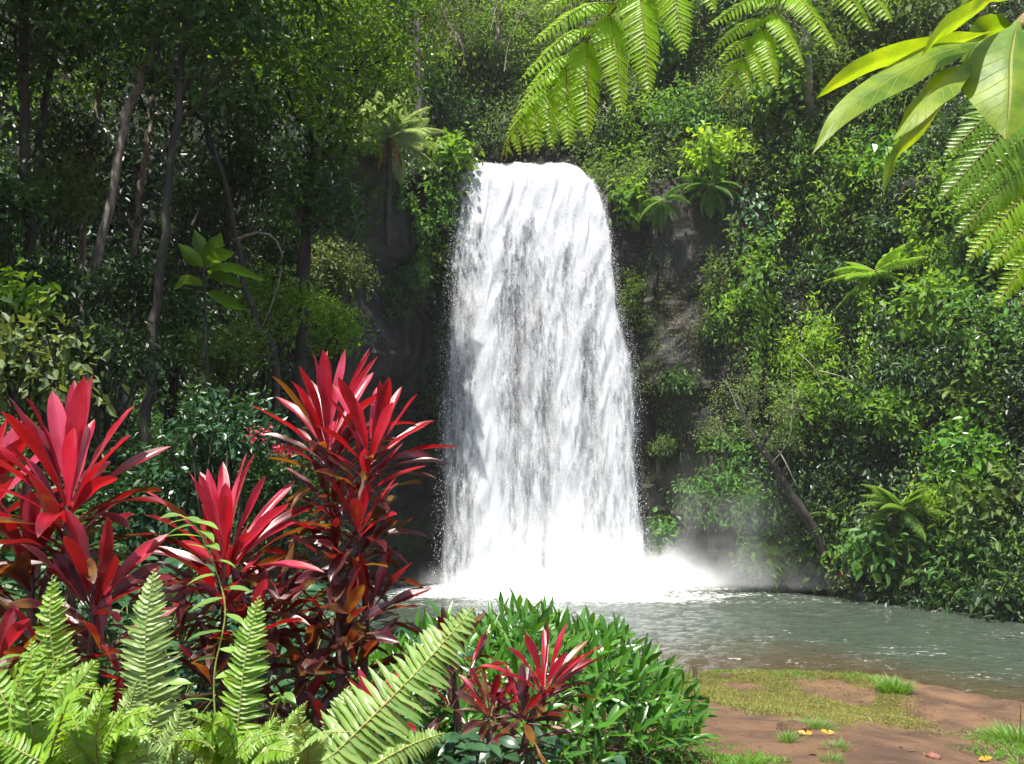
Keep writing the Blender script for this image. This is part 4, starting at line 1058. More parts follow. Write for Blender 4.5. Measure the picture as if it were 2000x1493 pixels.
def broad_herb(label, cx, cy, Y, n, L, seed, mat='broad', wide=.5, spread=.35):
    rng = np.random.default_rng(seed)
    c = at(cx, cy, Y); b = np.array([c[0], c[1], gz(c[0], c[1])])
    rt = thing('broad_leaved_herb', label, 'herb', b)
    fb = MB(); sb = MB()
    for i in range(n):
        p = np.array([c[0] + rng.normal(0, spread), c[1] + rng.normal(0, spread * .6), 0]); p[2] = gz(p[0], p[1]) + (c[2] - b[2]) * rng.uniform(.3, 1.1)
        tube(sb, spline([b + (p - b) * [.8, .8, 0], (b + p) / 2 + rng.normal(size=3) * .02, p], 5), [.004, .003], 4)
        m = 6; az = np.arange(m) * 2.4 + rng.uniform(0, 6); h = np.stack([np.cos(az), np.sin(az), 0 * az], -1)
        D = nrm(h + np.array([0, -.25, .1]) + rng.normal(size=h.shape) * .25); N = nrm(np.array([0, -.35, 1]) + rng.normal(size=h.shape) * .2)
        straps(fb, np.repeat(p[None], m, 0) + rng.normal(size=h.shape) * L * .2, D, N, L * rng.uniform(.6, 1.15, m), L * wide * rng.uniform(.8, 1.1, m), rng.uniform(.3, 1.0, m), PROF_OVAL, rows=7, across=5, fold=.18, a0=rng.random(m), rng=rng)
    fb.build('foliage', M[mat], rt, smooth=True); sb.build('stems', M['rachis'], rt, smooth=True)
    return rt
broad_herb('dark oval-leaved herb at the bottom, in front of the pink-topped cordyline', 1010, 1490, 3.7, 46, .11, 720, 'broad', .5, .34)
broad_herb('soft light-green herb among the ferns, right of the tall pale frond', 410, 1400, 2.9, 20, .085, 721, 'herb', .42, .12)
broad_herb('light-green herb with narrow leaves at the left edge above the corner fern', 30, 1330, 2.7, 16, .08, 722, 'herb', .40, .12)
broad_herb('dark leafy herb behind the tall pale frond, between left and mid-height cordylines', 300, 1150, 4.6, 90, .13, 725, 'broad', .45, .45)
broad_herb('dark leafy herb at the back of the big left cordyline', 60, 1150, 4.6, 90, .13, 726, 'broad', .45, .5)
broad_herb('dark leafy herb between the mid-height and tallest cordylines', 545, 1190, 4.9, 90, .13, 727, 'broad', .45, .4)
broad_herb('dark leafy herb in the deep gap below the tallest cordyline', 620, 1480, 3.3, 40, .12, 723, 'broad', .45, .30)
broad_herb('dim oval-leaved herb under the slanting pale frond', 830, 1470, 3.6, 40, .11, 724, 'broad', .45, .30)
# twining vine in front of the mid cordyline
rng = np.random.default_rng(31)
vp = spline([at(430, 1520, 3.1), at(418, 1330, 3.1), at(440, 1190, 3.1), at(408, 1080, 3.12), at(380, 1025, 3.15), at(350, 1005, 3.2)], 40)
tv = thing('twining_vine', 'thin green twining vine climbing over the mid-height cordyline', 'vine', vp[0])
mb = MB(); tube(mb, vp, [.004, .002], 6); mb.build('stem', M['rachis'], tv, smooth=True)
k = np.linspace(3, 38, 21).astype(int); mb = MB()
sd = np.where(np.arange(21) % 2, 1, -1)[:, None]
straps(mb, vp[k], nrm(sd * np.array([1, 0, 0]) + np.array([0, -.3, .1]) + rng.normal(size=(21, 3)) * .2), nrm(np.array([0, -.3, 1]) + rng.normal(size=(21, 3)) * .25), rng.uniform(.08, .14, 21), rng.uniform(.03, .045, 21), rng.uniform(.3, .9, 21), PROF_OVAL, rows=7, across=5, fold=.2, a0=rng.random(21), rng=rng)
mb.build('foliage', M['herb'], tv, smooth=True)
# ------------------------------------------------------------------ leafy cover on the hillside
def cover(name, n_cl, per, L, mat, seed, smin, smax, hmin, hmax, rock=(0, .45), aspect=.45, thick=.35):
    rng = np.random.default_rng(seed)
    i = rng.integers(int(smin * NS), int(smax * NS), n_cl * 6); j = rng.integers(int((hmin + 1.2) / 48.2 * NH), int((hmax + 1.2) / 48.2 * NH), n_cl * 6)
    P = CV[i, j]; nn_ = -nout[i]
    rm = rockm[i, j]
    d = P - CAM
    f = np.array([0, math.cos(PITCH), math.sin(PITCH)]); u = np.array([0, -math.sin(PITCH), math.cos(PITCH)])
    z = d @ f; px = 1000 + FPX * d[:, 0] / z; py = 746.5 - FPX * (d @ u) / z
    patch = wob(P, .45, seed % 9) > (-.55 if mat != 'forest' else -9)
    patch &= ~((np.abs(P[:, 0] - .6) < 3.0) & (P[:, 2] > 17) & (P[:, 2] < 22.3))
    ok = (rm >= rock[0]) & (rm <= rock[1]) & (z > 4) & (px > -250) & (px < 2250) & (py > -300) & (py < 1400) & patch
    k = np.nonzero(ok)[0][:n_cl]
    P, nn_ = P[k], nn_[k]
    n = len(P) * per
    c = np.repeat(P + nn_ * (.1 + thick * rng.random((len(P), 1)) ** 1.5 * 2) , per, 0) + rng.normal(size=(n, 3)) * L * 1.7
    o_ = np.repeat(nn_, per, 0)
    D = nrm(o_ * .5 + rng.normal(size=(n, 3)) * .6 + np.array([0, 0, -.45])); N = nrm(o_ * .6 + np.array([0, 0, .75]) + rng.normal(size=(n, 3)) * .4)
    Ls = L * rng.uniform(.6, 1.3, n)
    mb = MB(); leaf6(mb, c, D, N, Ls, Ls * aspect, rng.random(n), np.repeat(np.clip(.5 + .4 * wob(P, .5, 3) + rng.normal(0, .15, len(P)), 0, 1), per))
    o = mb.build(name, M[mat]); o['kind'] = 'stuff'
    return o
cover('ground_cover', 8000, 13, .20, 'forest', 41, .50, .93, 0, 46)  # leaf colour chosen near black to paint the shaded gaps between clumps
cover('creeper_foliage', 2800, 13, .19, 'mid', 42, .50, .93, 1, 46)
cover('slope_foliage', 9000, 13, .24, 'olive', 43, .26, .66, 18.5, 46)
cover('moss_foliage', 650, 9, .11, 'olive', 45, .50, .62, 6, 19, rock=(.3, 1.1), thick=.1)
cover('cliff_foliage', 800, 9, .16, 'deep', 46, .30, .44, 6, 18.6, rock=(.3, 1.1), thick=.15)
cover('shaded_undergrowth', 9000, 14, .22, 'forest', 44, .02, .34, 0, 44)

# leaf cover on the rising ground under the left forest
rng = np.random.default_rng(47)
x = rng.uniform(-20, -1.2, 26000); y = rng.uniform(5, 32, 26000); z = ground_h(x, y)
ok = (z > .25) & (x < -2.3 - .13 * y) & (np.abs(x) < y * .75 + 4) & (z < 20)
x, y, z = x[ok], y[ok], z[ok]; per = 9; n = len(x) * per
P = np.repeat(np.stack([x, y, z + .08 + .25 * rng.random(len(x)) ** 2], -1), per, 0) + rng.normal(size=(n, 3)) * [.2, .2, .07]
mb = MB(); Ls = .14 * rng.uniform(.6, 1.3, n)
leaf6(mb, P, nrm(rng.normal(size=(n, 3)) * [1, 1, .5] + [.4, -.3, -.1]), nrm(rng.normal(size=(n, 3)) * .4 + [.3, -.3, .9]), Ls, Ls * .5, rng.random(n), np.repeat(rng.random(len(x)), per))
o = mb.build('forest_floor_undergrowth', M['deep']); o['kind'] = 'stuff'

# ------------------------------------------------------------------ trees and shrubs of the left forest
def px_lobes(l): return [(at(a, b, c), r) for a, b, c, r in l]
def thin(r): return [x * .62 for x in r]
def px_path(pts, down=True):
    p = [at(*q) for q in pts]
    g = np.array([p[0][0], p[0][1], gz(p[0][0], p[0][1]) - .1])
    if down and g[2] < p[0][2] - .2: p = [g] + p
    return p
TG = 'trees of the dark forest on the left'
tree('pale-barked leaning trunk catching the sun in the dark left forest', px_path([(150, 660, 13), (188, 520, 13), (218, 380, 13), (240, 240, 13), (270, 165, 13), (293, 105, 13), (320, 20, 13), (340, -120, 13)]), thin([.15, .13, .12, .11, .10, .08, .06]),
     px_lobes([(300, -20, 12.6, 1.0), (200, 20, 13.2, .9), (380, -60, 13, 1.2), (250, -160, 13, 1.6), (100, -420, 11.5, 2.4), (330, -480, 10.5, 2.4)]) + [(np.array((-9.5, 9, 15.5)), 2.3), (np.array((-7, 8, 16)), 2.2), (np.array((-5, 8.5, 15.5)), 2.0), (np.array((-8, 6, 17)), 2.3), (np.array((-5.5, 11, 16.5)), 2.1), (np.array((-7.5, 12.5, 16)), 2.1)], 'deep', .19, 801, bark='pale', group=TG)  # lobes high above the frame are unseen, added to shade the forest
tree('thick dark straight trunk in the middle of the left forest, mossy at its foot', px_path([(280, 860, 12), (290, 760, 12), (302, 640, 12), (316, 480, 12), (336, 320, 12), (352, 150, 12), (366, 0, 12), (372, -160, 12)]), thin([.16, .13, .11, .10, .08, .06]),
     px_lobes([(420, 30, 11.8, 1.0), (470, 110, 12, .75), (350, -120, 12, 1.5), (520, -40, 12.5, 1.1), (300, 60, 12.2, .6), (520, -380, 11.5, 2.2), (640, -300, 13.5, 2.2)]) + [(np.array((-4, 13, 16.5)), 2.0), (np.array((-3.2, 10.5, 16)), 1.8), (np.array((-6, 14.5, 17)), 2.2), (np.array((-4.5, 6.5, 16.5)), 2.0), (np.array((-3.6, 16, 18)), 2.0)], 'deep', .19, 802, group=TG)  # extra unseen canopy lobes overhead, added to darken the left forest
tree('dark mossy trunk rising straight near the left edge of the forest', px_path([(62, 480, 14), (50, 330, 14), (48, 160, 14), (44, 0, 14), (40, -150, 14)]), thin([.17, .15, .13, .10]),
     px_lobes([(30, 60, 13.6, 1.0), (-60, 160, 14, 1.2), (95, -40, 14, 1.1), (20, -150, 14, 1.8), (-150, -350, 12.5, 2.6), (-300, -100, 12.5, 2.4)]) + [(np.array((-11, 12, 16.5)), 2.4), (np.array((-11, 8, 16)), 2.3), (np.array((-9.5, 15, 17)), 2.3), (np.array((-13, 10, 14)), 2.5)], 'deep', .19, 803, group=TG)  # out-of-frame crown lobes added here too, to keep sun off the forest
tree('slim dark trunk curving up beside the mossy straight trunk near the left edge', px_path([(70, 330, 15), (82, 230, 15), (100, 130, 15), (122, 30, 15), (128, -120, 15)]), thin([.11, .10, .07]),
     px_lobes([(150, 30, 15, .9), (110, 120, 15.4, .7), (130, -130, 15, 1.5)]), 'forest', .19, 804, group=TG)
tree('short pale trunk piece showing between leaves left of the leaning pale trunk', px_path([(172, 330, 17), (184, 250, 17), (198, 165, 17), (210, 80, 17)]), thin([.12, .11, .09]),
     px_lobes([(190, 120, 17, 1.0), (120, 200, 17, .9), (230, 60, 17.5, 1.1)]), 'mid', .19, 805, bark='pale', group=TG)
tree('thin pale trunk behind the leaning one, twin twigs crossing at its foot', px_path([(262, 480, 17), (272, 400, 17), (284, 310, 17), (292, 240, 17), (300, 150, 17)]), thin([.11, .10, .08]),
     px_lobes([(310, 190, 17, .9), (250, 130, 17.5, 1.0)]), 'forest', .19, 806, bark='pale', group=TG, twigs=[[at(262, 480, 16.5), at(280, 430, 16.5)], [at(250, 430, 16.5), at(275, 475, 16.5)], [at(375, 440, 16), at(390, 405, 16)]])
tree('slender grey trunk bending left up through the forest right of the thick dark trunk', px_path([(540, 740, 15), (505, 640, 15), (478, 560, 15), (458, 470, 15), (432, 330, 15), (405, 255, 15), (372, 190, 15), (350, 120, 15)]), thin([.12, .10, .09, .08, .06]),
     px_lobes([(340, 120, 15, .8), (430, 220, 15.3, .8)]), 'forest', .19, 807, bark='bark', group=TG, twigs=[[at(458, 470, 15), at(500, 455, 15), at(535, 465, 15), at(552, 505, 15), at(540, 570, 15), at(512, 640, 15)], [at(365, 160, 14.8), at(420, 140, 14.6), at(500, 136, 14.5)]])
tree('large leafy tree crown with sunlit bright right edge, top of the left forest', px_path([(600, 420, 18), (612, 300, 18), (618, 160, 18), (640, 30, 18), (650, -120, 18)]), thin([.20, .18, .13]),
     px_lobes([(600, 50, 16.8, 1.35), (700, 60, 17.6, 1.5), (785, 100, 17.8, .75), (735, 170, 17.6, .75), (560, 165, 16.6, 1.1), (650, 225, 17, .85), (690, 250, 17.2, .5), (500, 40, 16.2, 1.0), (640, -110, 17.5, 2.0), (800, -60, 18.5, 1.2)]), 'mid', .19, 808, group=TG, jag=.38)
tree('dark drooping tree with glossy low boughs reaching right toward the cliff tree fern', px_path([(590, 640, 18), (585, 520, 18), (600, 420, 18), (610, 330, 18)]), thin([.16, .13, .08]),
     px_lobes([(640, 350, 17.6, .75), (690, 420, 17.8, .42), (585, 400, 17.4, .85), (545, 310, 17.4, .95), (640, 430, 17.8, .6)]), 'deep', .19, 809, group=TG)
tree('tall dark tree whose trunk shows at the top right edge of the left forest', [at(822, 300, 36), at(818, 140, 36), at(815, 20, 36), at(812, -160, 36)], [.20, .18, .14],
     px_lobes([(850, -90, 36, 1.8), (838, 20, 37.5, 1.2)]), 'olive', .19, 810, group=TG)
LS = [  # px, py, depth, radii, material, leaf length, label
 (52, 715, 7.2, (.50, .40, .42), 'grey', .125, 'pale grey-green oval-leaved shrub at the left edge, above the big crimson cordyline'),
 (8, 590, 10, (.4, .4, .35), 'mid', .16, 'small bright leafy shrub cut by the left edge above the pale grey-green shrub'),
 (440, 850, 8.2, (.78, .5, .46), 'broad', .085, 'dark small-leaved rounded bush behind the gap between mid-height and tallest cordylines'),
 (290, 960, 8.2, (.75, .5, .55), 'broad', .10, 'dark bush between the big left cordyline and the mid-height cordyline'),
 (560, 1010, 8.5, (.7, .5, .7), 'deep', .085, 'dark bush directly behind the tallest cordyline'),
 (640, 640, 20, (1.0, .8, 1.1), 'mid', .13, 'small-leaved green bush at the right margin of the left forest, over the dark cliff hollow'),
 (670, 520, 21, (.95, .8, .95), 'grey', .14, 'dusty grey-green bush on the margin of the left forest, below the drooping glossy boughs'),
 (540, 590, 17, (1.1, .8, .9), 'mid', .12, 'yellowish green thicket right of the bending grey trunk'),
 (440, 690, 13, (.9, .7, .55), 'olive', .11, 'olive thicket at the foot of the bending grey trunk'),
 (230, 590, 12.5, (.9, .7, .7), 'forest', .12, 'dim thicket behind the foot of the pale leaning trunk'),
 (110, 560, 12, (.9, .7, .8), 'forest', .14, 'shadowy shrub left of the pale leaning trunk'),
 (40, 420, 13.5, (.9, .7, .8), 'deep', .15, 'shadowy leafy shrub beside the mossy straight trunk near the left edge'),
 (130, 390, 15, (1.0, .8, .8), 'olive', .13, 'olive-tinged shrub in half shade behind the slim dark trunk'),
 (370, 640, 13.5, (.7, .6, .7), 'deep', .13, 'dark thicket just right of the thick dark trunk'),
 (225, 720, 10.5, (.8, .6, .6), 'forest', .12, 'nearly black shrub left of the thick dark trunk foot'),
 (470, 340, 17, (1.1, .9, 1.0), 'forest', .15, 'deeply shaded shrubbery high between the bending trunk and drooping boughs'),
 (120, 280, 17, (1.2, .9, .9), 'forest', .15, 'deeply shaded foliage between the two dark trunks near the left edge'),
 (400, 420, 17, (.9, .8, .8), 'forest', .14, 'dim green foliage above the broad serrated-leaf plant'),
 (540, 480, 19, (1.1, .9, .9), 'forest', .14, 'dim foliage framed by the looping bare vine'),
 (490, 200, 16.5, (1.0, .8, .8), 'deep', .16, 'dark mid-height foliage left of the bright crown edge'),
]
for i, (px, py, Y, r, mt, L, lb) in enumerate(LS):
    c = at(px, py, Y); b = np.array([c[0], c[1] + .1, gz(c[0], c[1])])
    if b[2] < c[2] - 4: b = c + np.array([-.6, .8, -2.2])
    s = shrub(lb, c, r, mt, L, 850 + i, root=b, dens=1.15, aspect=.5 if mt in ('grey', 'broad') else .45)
    if i == 2:
        rg = np.random.default_rng(9)
        for (fx_, fy_) in ((495, 853), (520, 848), (545, 880), (560, 888)):
            fm = MB(); cf = at(fx_, fy_, 7.6)
            nfl = 26
            leaf6(fm, cf + rg.normal(size=(nfl, 3)) * .035, nrm(rg.normal(size=(nfl, 3)) + [0, -.5, .2]), rg.normal(size=(nfl, 3)), .035, .02, rg.random(nfl), rg.random(nfl))
            fo = fm.build('flower', M['flower'], s); fo['label'] = 'small pink flower cluster'
# broad serrated-leaf plant lit inside the forest
pl_ = thing('broad_leaved_plant', 'bright plant with big pointed serrated leaves lit up inside the dark left forest', 'plant', at(405, 640, 12))
mb = MB(); tube(mb, spline([at(405, 760, 12), at(402, 640, 12), at(398, 520, 12)], 10), [.03, .02], 6); mb.build('stem', M['bark'], pl_, smooth=True)
PROF_SER = lambda t: PROF_OVAL(t) * (1 - .22 * ((t * 11) % 1))
for i, (pts, w, ro) in enumerate([([(398, 520, 12), (390, 480, 11.9), (378, 448, 11.9)], 34, .2), ([(398, 520, 12), (418, 485, 11.8), (432, 455, 11.7)], 40, -.2), ([(400, 525, 12), (430, 500, 11.6), (458, 492, 11.4)], 38, -.5),
     ([(398, 525, 12), (370, 500, 11.8), (348, 476, 11.8)], 36, .4), ([(402, 545, 12), (450, 528, 11.5), (518, 548, 11.2)], 46, -.9), ([(402, 540, 12), (440, 545, 11.5), (476, 560, 11.3)], 36, -.7), ([(402, 570, 12), (440, 590, 11.6), (482, 606, 11.4)], 40, -.8), ([(398, 560, 12), (365, 550, 11.7), (340, 565, 11.5)], 36, .8)]):
    big_leaf(pl_, pts, w * .85, 880 + i, ro, prof=PROF_SER, mat='mid', rows=34, ruffle=.05)

# ------------------------------------------------------------------ plants on the cliff left of the falls
b = at(762, 272, 31.5)
fern_crown('tree fern with silvery green crown on the cliff left of the falls', b, 26, 2.6, .66, 'fernb', 900, elev=(75, -5), bend=(.55, 1.15), name='tree_fern', cat='tree fern', trunk=[at(757, 480, 33.2), at(757, 400, 32.8), at(760, 330, 32.0), b], dead=3, pairs=22)
def hshrub(px, py, rx, ry, mat, L, lb, seed, out=.45, Y=None, **kw):
    p, n = hit(px, py)
    if Y: p = at(px, py, Y); n = np.array([0, -1.0, 0])
    sc = np.linalg.norm(p - CAM) / FPX
    r = np.array([rx * sc, (rx + ry) * .45 * sc, ry * sc * 1.28])
    nh = nrm(np.array([n[0], n[1], max(n[2], 0) * .5]))
    c = p + nh * r[1] * out
    kw.setdefault('dens', 1.0); L = L * (1.9, 1.6, 2.3, 1.7)[seed % 4]; kw.setdefault('aspect', (.42, .32, .55, .45)[seed % 4]); kw.setdefault('hang', (.5, .85, .65, .4)[seed % 4]); kw.setdefault('spread', 1.7); kw.setdefault('lfac', (.42, .62)); kw.setdefault('loff', .58); kw.setdefault('lobes', 6)
    return shrub(lb, c, r, mat, L, seed, root=p - nh * .3 - np.array([0, 0, r[2] * .7]), **kw)
CG = 'shrubs clinging to the cliff round the falls'
for i, a in enumerate([
 (868, 345, 48, 52, 'mid', .17, 'leafy green shrub hanging right beside the left end of the falls lip'),
 (838, 425, 45, 55, 'blue', .17, 'blue-green shrub on the cliff below the tree fern, left of the falls'),
 (858, 500, 28, 45, 'olive', .17, 'yellowing shrub hugging the left edge of the falling water'),
 (765, 575, 60, 50, 'deep', .16, 'dim shrub in the shaded cliff hollow left of the falls'),
 (825, 205, 48, 50, 'deep', .17, 'dark shrub directly behind the tree fern crown'),
 (748, 175, 55, 50, 'grey', .17, 'pale flowering-looking shrub above and left of the tree fern crown'),
 (1205, 350, 45, 40, 'mid', .18, 'light green shrub spilling over the right shoulder of the falls lip'),
 (1195, 285, 52, 45, 'mid', .18, 'rounded green shrub above the right end of the falls lip'),
 (1225, 400, 26, 32, 'mid', .17, 'small green shrub just right of the falling water near the top'),
 (1240, 600, 26, 56, 'olive', .10, 'mossy tangle clinging to the rock right beside the falling water'),
 (1320, 755, 38, 20, 'deep', .14, 'flat dark shrub on the rock ledge right of the falls'),
 (1310, 870, 30, 15, 'olive', .13, 'thin mossy shrub under the rock ledge right of the falls'),
 (1300, 1058, 30, 34, 'blue', .15, 'round shrub at the foot of the rock wall right of the falls, in the mist'),
 (1395, 560, 24, 40, 'olive', .11, 'wispy shrub hanging on the bare rock left of the big jutting clump'),
 (1400, 660, 22, 30, 'deep', .11, 'small dark shrub on the bare rock face, lower of the two beside the jutting clump'),
]): hshrub(*a, 910 + i, group=CG, out=.5)
fern_crown('fern clump with splayed fronds on the cliff edge, right of the falls lip', hit(1285, 415)[0] + [0, -1.0, .2], 12, 1.5, .38, 'blue', 940, elev=(50, -45), bend=(.8, 1.5), az=(150, 390))
fern_crown('largest fern clump on the right cliff, arching fronds above the bare rock', hit(1375, 400)[0] + [0, -1.4, .4], 18, 1.7, .42, 'blue', 941, elev=(65, -50), bend=(.7, 1.4), az=(140, 400))
fern_crown('bright green tree fern fronds glowing halfway up the right hillside', hit(1748, 565)[0] + [-1.3, -1.0, .5], 12, 2.2, .62, 'vine', 942, elev=(45, -20), bend=(.3, .8), az=(120, 420))
fern_crown('feathery fern arching over the right bank above the pool', hit(1815, 1010)[0] + [-1.4, -.8, .3], 16, 1.6, .5, 'mid', 943, elev=(65, -15), bend=(.6, 1.2))
fern_crown('small dull fern in the shade of the right hillside, left of the feathery fern', hit(1640, 1010)[0] + [-.5, -.4, .1], 9, 1.1, .32, 'deep', 944, elev=(60, -15))
fern_crown('fern near the right edge above the bright glossy shrub', hit(1945, 800)[0] + [-.7, -.4, .2], 11, 1.3, .40, 'mid', 945, elev=(60, -25))
VG = 'vines hanging on the slopes'
def hv(pts, w, mat, L, lb, seed, out=.5, **kw):
    q = []
    for (a, b_) in pts:
        p, n = hit(a, b_); q.append(p + nrm(np.array([n[0], n[1], 0])) * out)
    ys = np.array([p[1] for p in q]); q = [at(a, b_, float(min(y, np.median(ys)))) for (a, b_), y in zip(pts, ys)]
    return vine(lb, q, w, mat, L, seed, group=VG, **kw)
hv([(805, 380), (812, 430), (822, 480), (828, 520), (830, 560)], [.15, .35, .3, .25, .05], 'vine', .17, 'yellow-green vine dangling into the dark hollow below the tree fern', 950, out=.6)
hv([(790, 330), (785, 370), (780, 410)], [.3, .35, .1], 'blue', .18, 'short blue-green vine under the tree fern crown', 951, out=.7)
hv([(1248, 330), (1246, 400), (1243, 450)], [.25, .25, .1], 'lime', .17, 'lime vine trailing down right of the falls lip', 952)
hv([(1460, 385), (1475, 430), (1482, 480), (1478, 530), (1462, 560)], [.5, .65, .5, .3, .1], 'philo', .42, 'big heart-leaved climber dangling in the dark gap beside the jutting clump', 953, aspect=.62, dens=1.3, out=.6)
hv([(1690, 560), (1692, 640), (1690, 720), (1686, 790)], [.4, .3, .25, .1], 'lime', .18, 'long curtain of bright lime vine on the right hillside, above the dark hollow', 954, out=1.0)
hv([(1590, 400), (1596, 470), (1600, 540)], [.35, .3, .1], 'olive', .17, 'olive vine hanging high on the right hillside', 955, out=.9)
hv([(1480, 640), (1478, 700), (1474, 760)], [.3, .25, .1], 'mid', .15, 'green trailing vine below the jutting clump', 956, out=1.2)
hv([(1390, 480), (1384, 560), (1382, 640)], [.12, .1, .03], 'olive', .13, 'thin straggling vine down the bare rock face', 957, out=.5)
hv([(1795, 640), (1790, 720), (1785, 800)], [.35, .3, .1], 'deep', .18, 'dark vine hanging right of the bright lime curtain', 958, out=.9)

# ------------------------------------------------------------------ trees and shrubs of the right hillside
HG = 'shrubs covering the right hillside'
HS = [
 (1500, 590, 78, 90, 'mid', .15, 'big bushy clump jutting over the bare rock, fine bright leaves', .75),
 (1545, 680, 70, 75, 'lime', .15, 'lower half of the hillside bulge, light fine-leaved shrub below the jutting clump', .7),
 (1322, 130, 55, 80, 'blue', .18, 'blue-green shrub tall against the forest between the two overhead fern fronds', .5),
 (1255, 235, 55, 48, 'mid', .17, 'mid-green shrub behind the hanging tips of the long overhead frond', .5),
 (1330, 255, 60, 45, 'blue', .18, 'blue-green shrub above the largest fern clump on the right cliff', .5),
 (1425, 250, 62, 60, 'mid', .16, 'leafy green shrub under the shorter overhead frond', .5),
 (1490, 190, 60, 65, 'mid', .17, 'green shrub right of the tip of the shorter overhead frond', .5),
 (1575, 190, 55, 80, 'olive', .17, 'olive shrub left of the hanging tips of the big glowing leaves', .5),
 (1640, 60, 75, 65, 'olive', .18, 'olive treetop at the upper edge, left of the big glowing leaves', .5),
 (1760, 190, 70, 60, 'mid', .18, 'glossy shrub seen just under the big glowing leaves', .5),
 (1850, 60, 70, 60, 'olive', .18, 'olive treetop behind the leafy branch twig', .5),
 (1880, 300, 70, 55, 'deep', .18, 'dark shrub behind the darker drooping frond', .5),
 (1960, 180, 60, 60, 'mid', .18, 'shrub behind the heart-shaped glowing leaf', .5),
 (1300, 330, 55, 40, 'mid', .17, 'green shrub on the cliff top between the lime vine and the largest fern clump', .5),
 (1400, 320, 60, 45, 'lime', .16, 'light shrub on the cliff top over the heart-leaved climber', .5),
 (1475, 325, 55, 55, 'olive', .16, 'drab shrub right above the dark gap with the heart-leaved climber', .5),
 (1570, 330, 65, 55, 'mid', .17, 'green shrub centred high on the right hillside, left of the sunny lime shrub', .55),
 (1650, 365, 75, 70, 'lime', .17, 'sunniest lime-green shrub high on the right hillside under the glowing leaf tips', .6),
 (1745, 330, 60, 68, 'gloss2', .20, 'vivid green broad-leaved shrub right of the curled yellow leaf tip', .6),
 (1830, 400, 55, 55, 'mid', .18, 'green shrub left of the drooping frond tips', .5),
 (1930, 430, 60, 55, 'mid', .18, 'green shrub mostly covered by the drooping frond near the right edge', .5),
 (1560, 450, 62, 50, 'mid', .16, 'fine-leaved shrub directly above the jutting clump', .55),
 (1655, 470, 62, 52, 'olive', .16, 'olive shrub below the sunniest lime shrub', .5),
 (1745, 455, 60, 50, 'deep', .18, 'dark shrub below the vivid broad-leaved shrub', .4),
 (1830, 490, 62, 45, 'lime', .17, 'yellowish shrub left of the lower frond tips, above the bright tree fern', .5),
 (1900, 560, 65, 55, 'mid', .17, 'leafy shrub under the drooping frond, right of the bright tree fern', .55),
 (1980, 540, 60, 60, 'blue', .18, 'blue-green shrub at the right edge under the drooping frond', .5),
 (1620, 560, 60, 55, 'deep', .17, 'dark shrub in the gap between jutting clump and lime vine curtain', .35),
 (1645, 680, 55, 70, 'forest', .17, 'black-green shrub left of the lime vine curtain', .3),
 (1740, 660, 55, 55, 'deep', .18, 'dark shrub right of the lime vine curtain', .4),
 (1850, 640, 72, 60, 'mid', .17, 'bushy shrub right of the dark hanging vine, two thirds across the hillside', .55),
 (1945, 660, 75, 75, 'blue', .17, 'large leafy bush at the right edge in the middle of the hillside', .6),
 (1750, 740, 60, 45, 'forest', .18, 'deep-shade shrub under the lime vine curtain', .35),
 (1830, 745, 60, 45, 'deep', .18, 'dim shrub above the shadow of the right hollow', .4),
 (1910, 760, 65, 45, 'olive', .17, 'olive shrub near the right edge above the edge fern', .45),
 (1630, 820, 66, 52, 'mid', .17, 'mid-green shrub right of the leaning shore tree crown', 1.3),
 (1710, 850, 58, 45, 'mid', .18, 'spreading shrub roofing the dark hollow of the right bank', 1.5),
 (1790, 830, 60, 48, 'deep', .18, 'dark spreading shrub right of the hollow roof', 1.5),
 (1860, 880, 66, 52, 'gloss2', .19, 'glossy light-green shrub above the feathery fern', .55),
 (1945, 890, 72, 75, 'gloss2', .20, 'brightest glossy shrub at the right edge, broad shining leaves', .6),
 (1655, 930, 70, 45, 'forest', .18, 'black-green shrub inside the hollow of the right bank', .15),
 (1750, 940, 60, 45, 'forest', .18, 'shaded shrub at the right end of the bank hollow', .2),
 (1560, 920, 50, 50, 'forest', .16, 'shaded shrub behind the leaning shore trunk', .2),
 (1425, 900, 46, 50, 'blue', .16, 'blue-green shrub between rock wall and leaning shore tree', .4),
 (1450, 985, 66, 52, 'blue', .16, 'misty shrub at the shore left of the leaning trunk', .5),
 (1380, 985, 40, 45, 'blue', .16, 'hazy shrub against the rock foot, left of the misty shore shrub', .4),
 (1530, 1090, 55, 38, 'mid', .17, 'low pale shrub on the shore left of the leaning trunk foot', .45),
 (1600, 1075, 42, 34, 'deep', .16, 'low dark shrub behind the leaning trunk foot', .3),
 (1660, 1080, 48, 36, 'mid', .17, 'low shrub right of the leaning trunk foot, by the rusty boulder', .4),
 (1880, 1000, 62, 45, 'lime', .18, 'yellow-green shrub right of the feathery fern', .5),
 (1960, 1020, 66, 62, 'olive', .18, 'untidy olive shrub at the right edge over the pool bank', .5),
 (1790, 1080, 58, 38, 'olive', .18, 'drab shrub under the feathery fern', .45),
]
M['gloss2'] = leaf_mat('glossy_bright_leaf', (.034, .10, .012), (.11, .26, .028), .32, .36)
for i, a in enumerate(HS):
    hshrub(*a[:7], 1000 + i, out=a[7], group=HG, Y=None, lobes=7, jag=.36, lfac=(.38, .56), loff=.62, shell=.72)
FG = 'ferns and leafy plants along the right shore'
